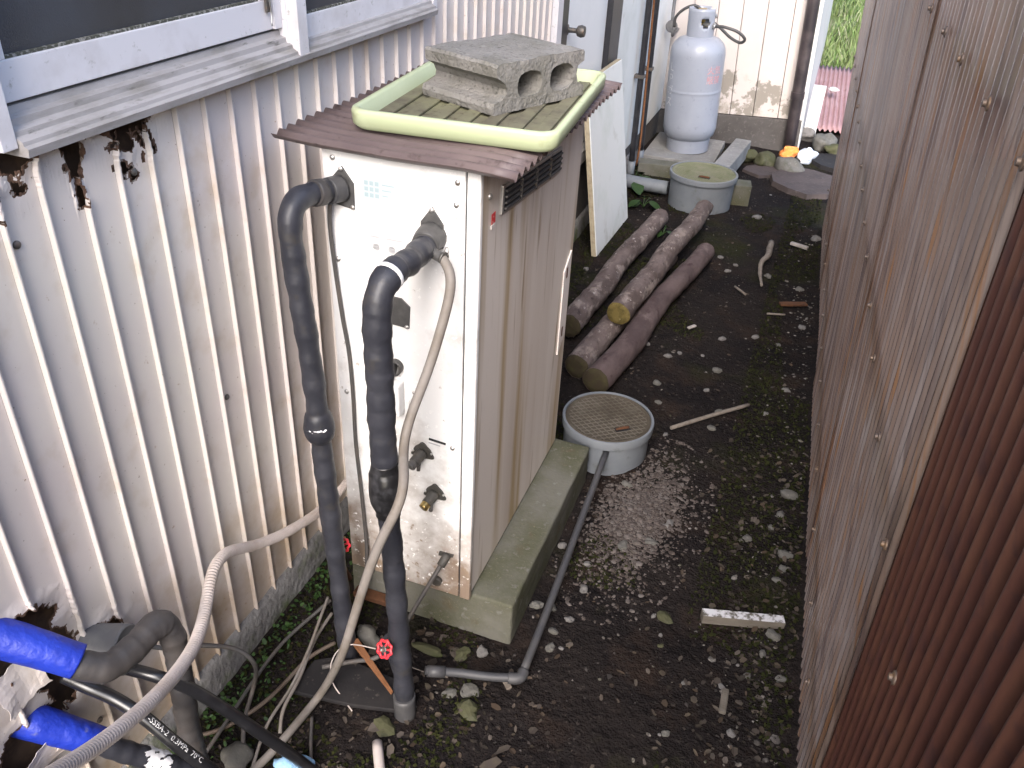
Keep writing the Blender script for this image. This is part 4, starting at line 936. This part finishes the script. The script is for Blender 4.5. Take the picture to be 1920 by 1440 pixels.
vb = lathe('valve', [(.020, 0), (.018, .03), (.014, .035), (.014, .07), (.022, .075), (.022, .10), (.012, .105), (.012, .125), (.026, .128), (.026, .145), (0, .147)], vv, 'brass', gas, 16, GT)
tube('valve_outlet', [vv+Vector((0, 0, .06)), vv+Vector((.05, -.02, .062)), vv+Vector((.085, -.03, .062))], .011, 'steel', vb, 10, 3)
tube('outlet_nut', [vv+Vector((.060, -.022, .062)), vv+Vector((.080, -.029, .062))], .018, 'steel', vb, 6, 1, smooth=False)
tube('valve_gauge', [vv+Vector((.02, 0, .10)), vv+Vector((.06, .02, .12)), vv+Vector((.075, .03, .10))], .008, 'steel', vb, 8, 4)
ho = vv+Vector((.085, -.03, .062))
tag(rebase(tube('gas_hose', [ho, ho+Vector((.05, -.02, .005)), ho+Vector((.13, -.02, -.012)), ho+Vector((.175, .0, -.05)), ho+Vector((.15, .02, -.075)), ho+Vector((.09, .03, -.055)), ho+Vector((.02, .05, -.012)), ho+Vector((-.07, .09, .03)), ho+Vector((-.12, .09, .075)), ho+Vector((-.16, .08, .085)), ho+Vector((-.215, .08, .055)), ho+Vector((-.25, .09, .01)), ho+Vector((-.252, .10, -.04))], .0085, 'flange', None, 10, 8)), 'grey gas hose looping from the cylinder valve to the wall', 'hose')
gr = empty('gas_regulator', (-.86, 5.41, .62), 'small metal gas regulator on the wall behind the cylinder', 'regulator')
rc = ho+Vector((-.252, .10, -.045))
lathe('diaphragm', [(.0, -.014), (.03, -.014), (.036, 0), (.03, .014), (0, .018)], rc+Vector((-.02, .02, 0)), 'sleeve', gr, 20, Matrix.Rotation(R_(90), 3, 'X'))
tube('outlet_pipe', [rc, rc+Vector((-.01, .03, -.05)), rc+Vector((-.03, .20, -.06)), rc+Vector((-.03, .36, -.06))], .010, 'sleeve', gr, 10, 4)
tube('supply_pipe', [rc+Vector((-.02, .02, .02)), rc+Vector((-.03, .06, .2)), rc+Vector((-.03, .10, .9))], .010, 'sleeve', gr, 10, 4)
# printed characters
def cyl_place(ang0, z0, R0):
    def f(x, yv):
        a = ang0+x/R0; return gb+GT @ Vector((R0*math.cos(a), R0*math.sin(a), z0+yv))
    return f
for i, ch in enumerate('ＬＰガス'): wrap_text(ch, None, 0, 0, .062, 0, 'gas_text', gas, 'lettering', cyl_place(R_(-152), .475-.066*i, r+.0012))
for i, ch in enumerate(('火気', '厳禁')): wrap_text(ch, None, 0, 0, .050, 0, 'gas_red', gas, 'lettering', cyl_place(R_(-58), .475-.054*i, r+.0012))
# timber and blocks under and around it
tag(rebase(box('concrete_plinth', (-.93, 5.08, -.03), (-.50, 5.62, .033), 'concrete', None, .006)), 'low concrete plinth under the gas cylinder', 'plinth')
def beam(a, b, w, h, m, label, name='timber_beam', cat='beam'):
    a = Vector(a); b = Vector(b); d = (b-a); L = d.length; q = d.to_track_quat('X', 'Z').to_matrix().to_4x4()
    o = box(name, (0, -w/2, 0), (L, w/2, h), m, None, .004, Matrix.Translation(a) @ q); return tag(rebase(o), label, cat)
beam((-.43, 4.80, .02), (-.375, 5.42, .02), .095, .095, 'concrete', 'pale square beam pointing away beside the gas cylinder', 'beam', 'beam')
beam((-.90, 4.86, -.01), (-.56, 4.90, -.01), .10, .075, 'slab', 'mossy concrete kerb piece behind the far pit', 'kerb_piece', 'kerb')
beam((-.40, 4.60, -.01), (-.235, 4.625, -.01), .11, .115, 'slab', 'mossy concrete block stub right of the far pit', 'concrete_stub', 'concrete block')

# ================================================================ PAST THE PASSAGE
def rsheet():
    n = 220; vs = []; fs = []; ya, yb = 6.25, 7.95; xa, xb = -.04, 1.3
    for j in range(12):
        t = j/11
        for i in range(n+1):
            x = xa+(xb-xa)*i/n; y = ya+(yb-ya)*t
            vs.append((x+.05*t*(-.6), y, .02+.10*t+.010*math.sin(2*math.pi*x/.034)+.02*noise.noise(Vector((x*2, y*2, 0)))))
    for j in range(11):
        for i in range(n): k = j*(n+1)+i; fs.append((k, k+1, k+n+2, k+n+1))
    o = mesh('roofing_sheet', vs, fs, 'red_iron', None, True); md = o.modifiers.new('gauge', 'SOLIDIFY'); md.thickness = .001
    tag(rebase(o), 'faded red corrugated iron sheet lying in the open beyond the passage', 'roofing sheet')
rsheet()
tag(rebase(box('white_post', (-.045, 6.05, -.05), (.035, 6.13, .34), 'post_white', None, .004)), 'short white post beside the downpipe at the passage end', 'post')
def debris(name, c, s, m, label, cat, seed, sub=2, rough=.7):
    bm = bmesh.new(); blob(bm, c, s, seed, seed, sub+1, rough); return tag(rebase(from_bm(name, bm, m, None, True)), label, cat)
debris('plastic_scrap', pz(1562, 168, .13), (.06, .035, .012), 'post_white', 'white plastic scrap lying on the red iron sheet', 'scrap', 2)
debris('orange_rag', pz(1480, 287, .06), (.060, .045, .035), 'orange_cloth', 'crumpled orange rag by the foot of the downpipe', 'rag', 4)
debris('plastic_bag', pz(1513, 292, .03), (.055, .10, .04), 'plastic_clear', 'crumpled clear plastic beside the orange rag', 'plastic bag', 6)
for i, (u, v, s, m, lab) in enumerate([(1435, 300, .075, 'stone_moss', 'mossy round stone left of the orange rag'), (1478, 312, .085, 'stone_grey', 'grey boulder in front of the orange rag'), (1405, 293, .055, 'stone_moss', 'small mossy stone behind the pale beam'), (1545, 268, .09, 'stone_grey', 'grey rock right of the clear plastic'), (1512, 252, .07, 'stone_pale', 'pale rock at the foot of the white post'), (1565, 282, .06, 'stone_moss', 'mossy rock at the fence end')]):
    p = pz(u, v, .03); debris('rock', (p.x, p.y, .03), (s*1.1, s*.8, s*.65), m, lab, 'stone', i+11, 2, .45)
def slabstone(u, v, w, d, h, rot, m, label, name='flat_stone', tiltx=0.):
    p = pz(u, v, 0); bm = bmesh.new(); n = 11
    poly = []
    for k in range(n): a = 2*math.pi*k/n; f = 1+.25*noise.noise(Vector((k*1.3, u*.1, v*.1))); poly.append((math.cos(a)*w*f, math.sin(a)*d*f))
    V = [bm.verts.new((a, b, 0)) for a, b in poly]+[bm.verts.new((a*.97, b*.97, h)) for a, b in poly]
    bm.faces.new(V[:n][::-1]); bm.faces.new(V[n:])
    for k in range(n): bm.faces.new((V[k], V[(k+1) % n], V[n+(k+1) % n], V[n+k]))
    M = Matrix.Translation((p.x, p.y, -.012)) @ Matrix.Rotation(rot, 4, 'Z') @ Matrix.Rotation(tiltx, 4, 'X')
    for v_ in bm.verts: v_.co = M @ v_.co
    tag(rebase(from_bm(name, bm, m)), label, 'stone')
slabstone(1510, 345, .20, .24, .035, .2, 'slate_brown', 'flat brown stone slab against the far end of the fence')
slabstone(1440, 322, .16, .11, .025, .6, 'slate_brown', 'small flat brown slab just past the far drain pit')
slabstone(1575, 310, .18, .2, .03, 1.1, 'slate', 'dark flat slab lying at the fence end')

# ================================================================ SMALL THINGS ON THE GROUND
# dark flat tile, stake, bar, stub, slat, stick, root
def flatquad(name, pts, h, m, label, cat, bev=.001, z0=.002):
    bm = bmesh.new(); V = [bm.verts.new((p.x, p.y, z0+p.z)) for p in pts]+[bm.verts.new((p.x, p.y, z0+p.z+h)) for p in pts]; n = len(pts)
    bm.faces.new(V[:n][::-1]); bm.faces.new(V[n:])
    for k in range(n): bm.faces.new((V[k], V[(k+1) % n], V[n+(k+1) % n], V[n+k]))
    bmesh.ops.recalc_face_normals(bm, faces=bm.faces)
    if bev: bmesh.ops.bevel(bm, geom=list(bm.edges), offset=bev, segments=1, affect='EDGES')
    return tag(rebase(from_bm(name, bm, m)), label, cat)
flatquad('roof_tile', [pz(543, 1303), pz(590, 1245), pz(640, 1238), pz(745, 1282), pz(742, 1340), pz(660, 1330)], .012, 'slate', 'dark flat tile lying on soil between the two black pipes', 'tile', .002, .004)
sk = flatquad('stake', [Vector((*pz(658, 1212, .03).xy, .030)), Vector((*pz(672, 1207, .03).xy, .030)), Vector((*pz(737, 1296, .03).xy, .012)), Vector((*pz(733, 1300, .03).xy, .012))], .008, 'stake', 'pointed orange-brown wooden stake beside the red hand wheel', 'stake', .001, .012)
tag(rebase(box('rusty_bar', (-.80, 1.274, .02), (-.665, 1.2995, .036), 'rust', None, .002)), 'rusty flat bar against the foot of the slab', 'bar')
tag(rebase(tube('pipe_stub', [pz(707, 1392, .018), pz(712, 1440, .02), pz(714, 1462, .02)], .0108, 'hose_beige', None, 16, 3)), 'short beige plastic pipe stub on soil at the bottom edge', 'pipe')
tag(rebase(tube('pale_rod', [(-.212, 2.315, .014), (-.10, 2.438, .017), (.010, 2.558, .016)], .0065, 'twig', None, 10, 4, .15)), 'thin straight pale stick past the gravel patch', 'stick')
a = pz(1316, 1152, .02); b = pz(1470, 1166, .02)
ws = empty('wood_offcut', (a+b)/2-Vector((0, 0, .02)), 'short white-flaked timber offcut lying on the dark soil', 'timber')
ex = (b-a).normalized(); ey = Vector((-ex.y, ex.x, 0)); L = (b-a).length
Mw = Matrix(((ex.x, ey.x, 0, a.x), (ex.y, ey.y, 0, a.y), (0, 0, 1, .002), (0, 0, 0, 1)))
box('timber', (0, -.013, 0), (L, .013, .026), 'wood_grey', ws, .002, Mw); 
box('paint_layer', (.001, -.0118, .0262), (L-.001, .0118, .0272), 'paint_flake', ws, 0, Mw)
tag(rebase(tube('dry_root', [pz(1446, 455, .03), pz(1440, 478, .035), pz(1428, 492, .03), pz(1425, 512, .02), pz(1428, 535, .008)], lambda t, L: .016-.010*t, 'twig', None, 8, 5, .3)), 'curved dry root lying on the mossy path', 'root')
beam(pz(1482, 458, .008), pz(1514, 468, .008), .022, .014, 'wood_pale', 'small pale wood chip on moss near the fence', 'wood_chip', 'wood chip')
tag(rebase(tube('twig', [pz(1378, 537, .008), pz(1398, 552, .008)], .005, 'twig', None, 7, 3)), 'short pale twig on the path beyond the logs', 'twig')
tag(rebase(tube('twig', [pz(1438, 588, .008), pz(1472, 590, .008)], .0045, 'twig', None, 7, 3)), 'pale twig near the fence beyond the thin stick', 'twig')
beam(pz(1290, 617, .006), pz(1304, 612, .006), .015, .008, 'wood_pale', 'tiny pale wood splinter beside the reddish log', 'wood_chip', 'wood chip')
beam(pz(1462, 572, .006), pz(1512, 572, .006), .030, .010, 'rust', 'flat rusty strip on the path near the fence', 'rusty_strip', 'strip')
beam(pz(1360, 1295, .004), pz(1353, 1340, .004), .016, .010, 'wood_grey', 'grey wood chip on soil in front of the timber offcut', 'wood_chip', 'wood chip')
flatquad('wood_chip', [pz(938, 1272), pz(947, 1270), pz(960, 1292), pz(950, 1296)], .006, 'twig', 'tan wood chip under the grey pipe elbow', 'wood chip')
debris('rock', pz(690, 1192, .015), (.036, .020, .020), 'stone_grey', 'rough grey stone lump between the two black pipe feet', 'stone', 31, 2, .5)
p_ = pz(803, 1217, .008); debris('rock', (p_.x, p_.y, .006), (.040, .011, .010), 'stone_moss', 'long mossy stone in front of the slab', 'stone', 0, 2, .4)
debris('blue_cloth', pz(550, 1442, .012), (.035, .03, .016), 'blue_cloth', 'scrap of pale blue cloth at the bottom edge', 'cloth', 9)
debris('rock', pz(445, 1420, .01), (.035, .03, .022), 'stone_grey', 'grey stone among the cables at lower left', 'stone', 21, 2, .4)

# individually visible stones on the path: one thing each
SG = 'loose stones on the path'
stones = [(1103, 1052, 7, 'p'), (1095, 1100, 9, 'p'), (1068, 1155, 8, 'p'), (903, 1220, 12, 'p'), (1006, 1130, 12, 'g'), (1035, 1135, 9, 'g'), (1055, 1018, 9, 'p'), (1248, 1150, 13, 'm'), (1227, 1147, 5, 'p'), (1470, 1040, 12, 'g'), (1402, 1005, 9, 'g'), (1450, 1193, 12, 'g'), (1467, 1068, 9, 'g'), (1456, 1090, 8, 'g'), (1240, 1183, 4, 'p'), (1240, 1203, 5, 'm'), (1372, 1372, 8, 'p'), (880, 1292, 16, 'g'), (878, 1328, 20, 'm'), (842, 1295, 12, 'g'), (720, 1358, 18, 'm'), (865, 1225, 15, 'm'), (1175, 910, 9, 'g'), (1168, 1025, 12, 'g'), (1220, 1020, 10, 'g'), (1255, 985, 8, 'p'), (1250, 990, 7, 'p'), (1215, 640, 6, 'p'), (1253, 665, 7, 'p'), (1352, 478, 6, 'p'), (1355, 630, 7, 'p'), (1505, 610, 7, 'p'), (1418, 628, 7, 'p'), (1232, 715, 8, 'g'), (1326, 730, 6, 'p'), (1475, 725, 7, 'p'), (1460, 642, 6, 'g'), (1435, 770, 6, 'p'), (1275, 658, 5, 'p'), (1500, 540, 7, 'g'), (1440, 515, 7, 'g'), (1365, 505, 6, 'p'), (1380, 493, 5, 'p'), (1345, 690, 9, 'g'), (1335, 800, 8, 'g'), (1248, 813, 5, 'p'), (1235, 750, 6, 'g'), (1465, 960, 9, 'g'), (1480, 925, 14, 'g'), (1447, 985, 7, 'g'), (1535, 1235, 8, 'g'), (1430, 1225, 7, 'g'), (1464, 1275, 9, 'g'), (1403, 1262, 7, 'g'), (1250, 1370, 7, 'g'), (1355, 1280, 6, 'p'), (1284, 1273, 5, 'p'), (1432, 1323, 4, 'p'), (1490, 925, 6, 'g'), (1038, 1178, 9, 'g'), (1032, 1210, 9, 'g'), (1053, 1210, 5, 'p'), (1530, 447, 9, 'p'), (1420, 405, 8, 'p'), (1100, 500, 6, 'p'), (1350, 770, 7, 'g')]
SM = {'p': ('stone_pale', 'pale'), 'g': ('stone_grey', 'grey'), 'm': ('stone_moss', 'mossy')}
for i, (u, v, s, k) in enumerate(stones):
    p = pz(u, v, .006); sc = (p-CAM).length/FPX*s; bm = bmesh.new()
    blob(bm, (p.x, p.y, gzf(p.x, p.y)+sc*.16), (sc*1.15, sc*.85, sc*.55), i*1.7, i*.37, 2, .5)
    if p.y < 1.2 and p.x < -.40: w_ = 'near the feet of the black pipes'
    elif p.x < -.27 and p.y < 1.85: w_ = 'beside the slim grey drain pipe'
    elif p.y < 1.45: w_ = 'on the open soil in front of the timber offcut'
    elif p.x > .02 and p.y < 2.3: w_ = 'along the fence foot past the timber offcut'
    elif p.y < 2.25: w_ = 'on or at the edge of the gravel patch'
    elif p.y < 3.05: w_ = 'on the path around the thin straight stick'
    else: w_ = 'on the far path beyond the logs'
    tag(rebase(from_bm('stone', bm, SM[k][0], None, False)), 'small '+SM[k][1]+' stone '+w_, 'stone', 'loose '+SM[k][1]+' stones '+w_)

def blocked(x, y):
    if x < -.93 or x > fx(y, 0)-.015: return True
    if -.82 < x < -.394 and 1.298 < y < 1.972: return True
    if math.hypot(x+.388, y-2.135) < .135 or math.hypot(x+.482, y-4.5) < .17: return True
    return False
# gravel heap, crumbs, litter, moss and weeds: uncountable cover
TET = [(1, 0, -.3), (-.5, .87, -.3), (-.5, -.87, -.3), (0, 0, .9)]
OCT = [(1, 0, 0), (0, 1, 0), (-1, 0, 0), (0, -1, 0), (0, 0, 1), (0, 0, -.6)]
OF = [(0, 1, 4), (1, 2, 4), (2, 3, 4), (3, 0, 4), (1, 0, 5), (2, 1, 5), (3, 2, 5), (0, 3, 5)]
# a rounder 14-vertex stone
RND = [(math.cos(a)*.95, math.sin(a)*.95, .0) for a in [i*math.pi/3 for i in range(6)]]+[(math.cos(a)*.62, math.sin(a)*.62, .62) for a in [i*math.pi/3+.5 for i in range(6)]]+[(0, 0, .85), (0, 0, -.4)]
RF = [(i, (i+1) % 6, 6+i) for i in range(6)]+[((i+1) % 6, 6+(i+1) % 6, 6+i) for i in range(6)]+[(6+i, 6+(i+1) % 6, 12) for i in range(6)]+[((i+1) % 6, i, 13) for i in range(6)]
def scatter(name, n, place, size, m, label, cat, shape='r', seed=1, flat=.6, sit=-.05):
    rg = random.Random(seed); vs = []; fs = []; V, F = {'r': (RND, RF), 'o': (OCT, OF)}[shape]
    for i in range(n):
        q = place(rg)
        if not q or blocked(*q): continue
        x, y = q; s = size(rg); a = rg.uniform(0, 6.28); c, sn = math.cos(a), math.sin(a); ax_, ay_, az_ = s*rg.uniform(.75, 1.3), s*rg.uniform(.6, 1.), s*flat*rg.uniform(.6, 1.2)
        n0 = len(vs); z0 = gzf(x, y)+az_*sit; tx, ty = rg.uniform(-.4, .4), rg.uniform(-.4, .4)
        for (p, q_, r_) in V:
            k = rg.uniform(.82, 1.15); p, q_, r_ = p*ax_*k, q_*ay_*k, r_*az_*k; r2 = r_+p*tx*.6+q_*ty*.6
            vs.append((x+p*c-q_*sn, y+p*sn+q_*c, z0+r2))
        fs += [tuple(n0+i for i in f) for f in F]
    o = mesh(name, vs, fs, m); kind(o, 'stuff'); return tag(o, label, cat)
def heap(rg):
    a = rg.uniform(0, 6.28); d = abs(rg.gauss(0, .50)); d = min(d, 1.25)
    x = -.215+.155*d*math.cos(a); y = 1.86+.33*d*math.sin(a); return (x+.05*(y-1.86), y)
scatter('gravel', 7500, heap, lambda r: min(.012, .0036*r.lognormvariate(0, .5)), 'gravel', 'patch of brown and grey gravel beside the near drain pit', 'gravel', 'r', 4, .6, .22)
def path_any(rg):
    y = .55+(rg.random()**1.4)*4.6; return (rg.uniform(-.93, fx(y, 0)-.02), y)
scatter('soil_crumbs', 17000, path_any, lambda r: min(.011, .0024*r.lognormvariate(0, .5)), 'crumbs', 'dark soil crumbs and grit covering the passage floor', 'soil', 'o', 6)
def edge_right(rg):
    y = .7+rg.random()*3.6; return (fx(y, 0)-.03-abs(rg.gauss(0, .10)), y)
scatter('pebbles', 520, path_any, lambda r: min(.012, .0036*r.lognormvariate(0, .42)), 'pebble', 'scattered small pebbles on the passage floor', 'pebbles', 'r', 8)
scatter('pebbles', 430, edge_right, lambda r: min(.014, .0042*r.lognormvariate(0, .45)), 'pebble', 'pebbles gathered along the foot of the brown fence', 'pebbles', 'r', 9)
def leafy(name, n, place, size, m, label, cat, seed, up=.25, lift=.004, pts=6):
    rg = random.Random(seed); vs = []; fs = []
    for i in range(n):
        q = place(rg)
        if not q or blocked(*q): continue
        x, y = q; s = size(rg); a = rg.uniform(0, 6.28); t = rg.uniform(-up, up); t2 = rg.uniform(-up, up); asp = rg.uniform(.35, .9); n0 = len(vs); z0 = gzf(x, y)+lift*rg.uniform(.4, 1.6); cu = rg.uniform(-.3, .5)
        for k in range(pts):
            b = 2*math.pi*k/pts; jj = rg.uniform(.7, 1.15); p = math.cos(b)*s*jj; q_ = math.sin(b)*s*asp*jj
            vs.append((x+p*math.cos(a)-q_*math.sin(a), y+p*math.sin(a)+q_*math.cos(a), z0+p*t+q_*t2+cu*q_*q_/s))
        vs.append((x, y, z0-.1*s*cu)); fs += [(n0+k, n0+(k+1) % pts, n0+pts) for k in range(pts)]
    o = mesh(name, vs, fs, m); kind(o, 'stuff'); return tag(o, label, cat)
def near_mix(rg):
    y = .75+abs(rg.gauss(0, .33)); return (rg.uniform(-.75, -.25), y)
leafy('leaf_litter', 430, near_mix, lambda r: r.lognormvariate(0, .45)*.0068, 'litter', 'dead leaf flakes and bark chips around the pipe feet', 'litter', 11, .5, .006)
leafy('leaf_litter', 520, lambda r: (lambda y: (fx(y, 0)-.02-abs(r.gauss(0, .14)), y))(.75+r.random()*1.6), lambda r: r.uniform(.004, .012), 'litter', 'dead leaf flakes along the fence foot', 'litter', 12, .5, .005)
leafy('leaf_litter', 900, path_any, lambda r: r.uniform(.003, .009), 'litter', 'fine leaf and bark litter strewn over the whole passage', 'litter', 13, .4, .004)
def mossy(rg):
    for _ in range(6):
        y = .8+rg.random()*4.2; x = rg.uniform(-.93, fx(y, 0)-.02)
        w = noise.noise(Vector((x*3.2, y*2.1, 4)))+(.35 if x > -.02 and y > 1.5 else 0)+(.35 if x < -.80 else 0)-(.25 if -.40 < x < -.02 else 0)
        if w > .12: return (x, y)
    return None
leafy('moss', 22000, mossy, lambda r: r.uniform(.0025, .007), 'moss', 'patchy green moss along the edges of the passage', 'moss', 14, .8, .004, 5)
def weedy(rg):
    y = .75+rg.random()*.75; return (-.925+abs(rg.gauss(0, .055)), y)
leafy('weeds', 420, weedy, lambda r: r.uniform(.003, .0075), 'weed_leaf', 'small green weeds growing along the house foundation', 'weeds', 15, .5, .014, 7)
# broad-leaved plant at the foot of the wall pipes, grass tufts
def plant(c, n, h, s, label, seed):
    rg = random.Random(seed); root = empty('leafy_plant', c, label, 'plant'); c = Vector(c)
    for i in range(n):
        a = rg.uniform(0, 6.28); L = h*rg.uniform(.5, 1); tip = c+Vector((math.cos(a)*L*.8, math.sin(a)*L*.8, L)); st = [c, c+(tip-c)*.5+Vector((0, 0, L*.15)), tip]
        tube('stem', st, .002, 'weed_leaf', root, 5, 3)
        d = Vector((math.cos(a), math.sin(a), -.25)).normalized(); sd_ = Vector((-math.sin(a), math.cos(a), 0)); w = s*rg.uniform(.7, 1.2); vs = []
        for k in range(7):
            t = k/6; wd = w*.42*math.sin(math.pi*min(1, t*.92+.06))**.8; m_ = tip+d*w*t+Vector((0, 0, -.25*w*t*t))
            vs += [m_-sd_*wd+Vector((0, 0, .12*wd)), m_, m_+sd_*wd+Vector((0, 0, .12*wd))]
        mesh('leaf', vs, [(3*k+j, 3*k+j+1, 3*k+j+4, 3*k+j+3) for k in range(6) for j in range(2)], 'weed_leaf', root, True)
plant((-.86, 4.52, 0), 10, .085, .085, 'broad-leaved green plant at the foot of the black wall pipes', 3)
plant((-.74, 4.28, 0), 9, .05, .055, 'low green weed between the board and the far pit', 5)
plant((-.57, 3.95, 0), 7, .04, .04, 'small green weed between the far log ends', 8)
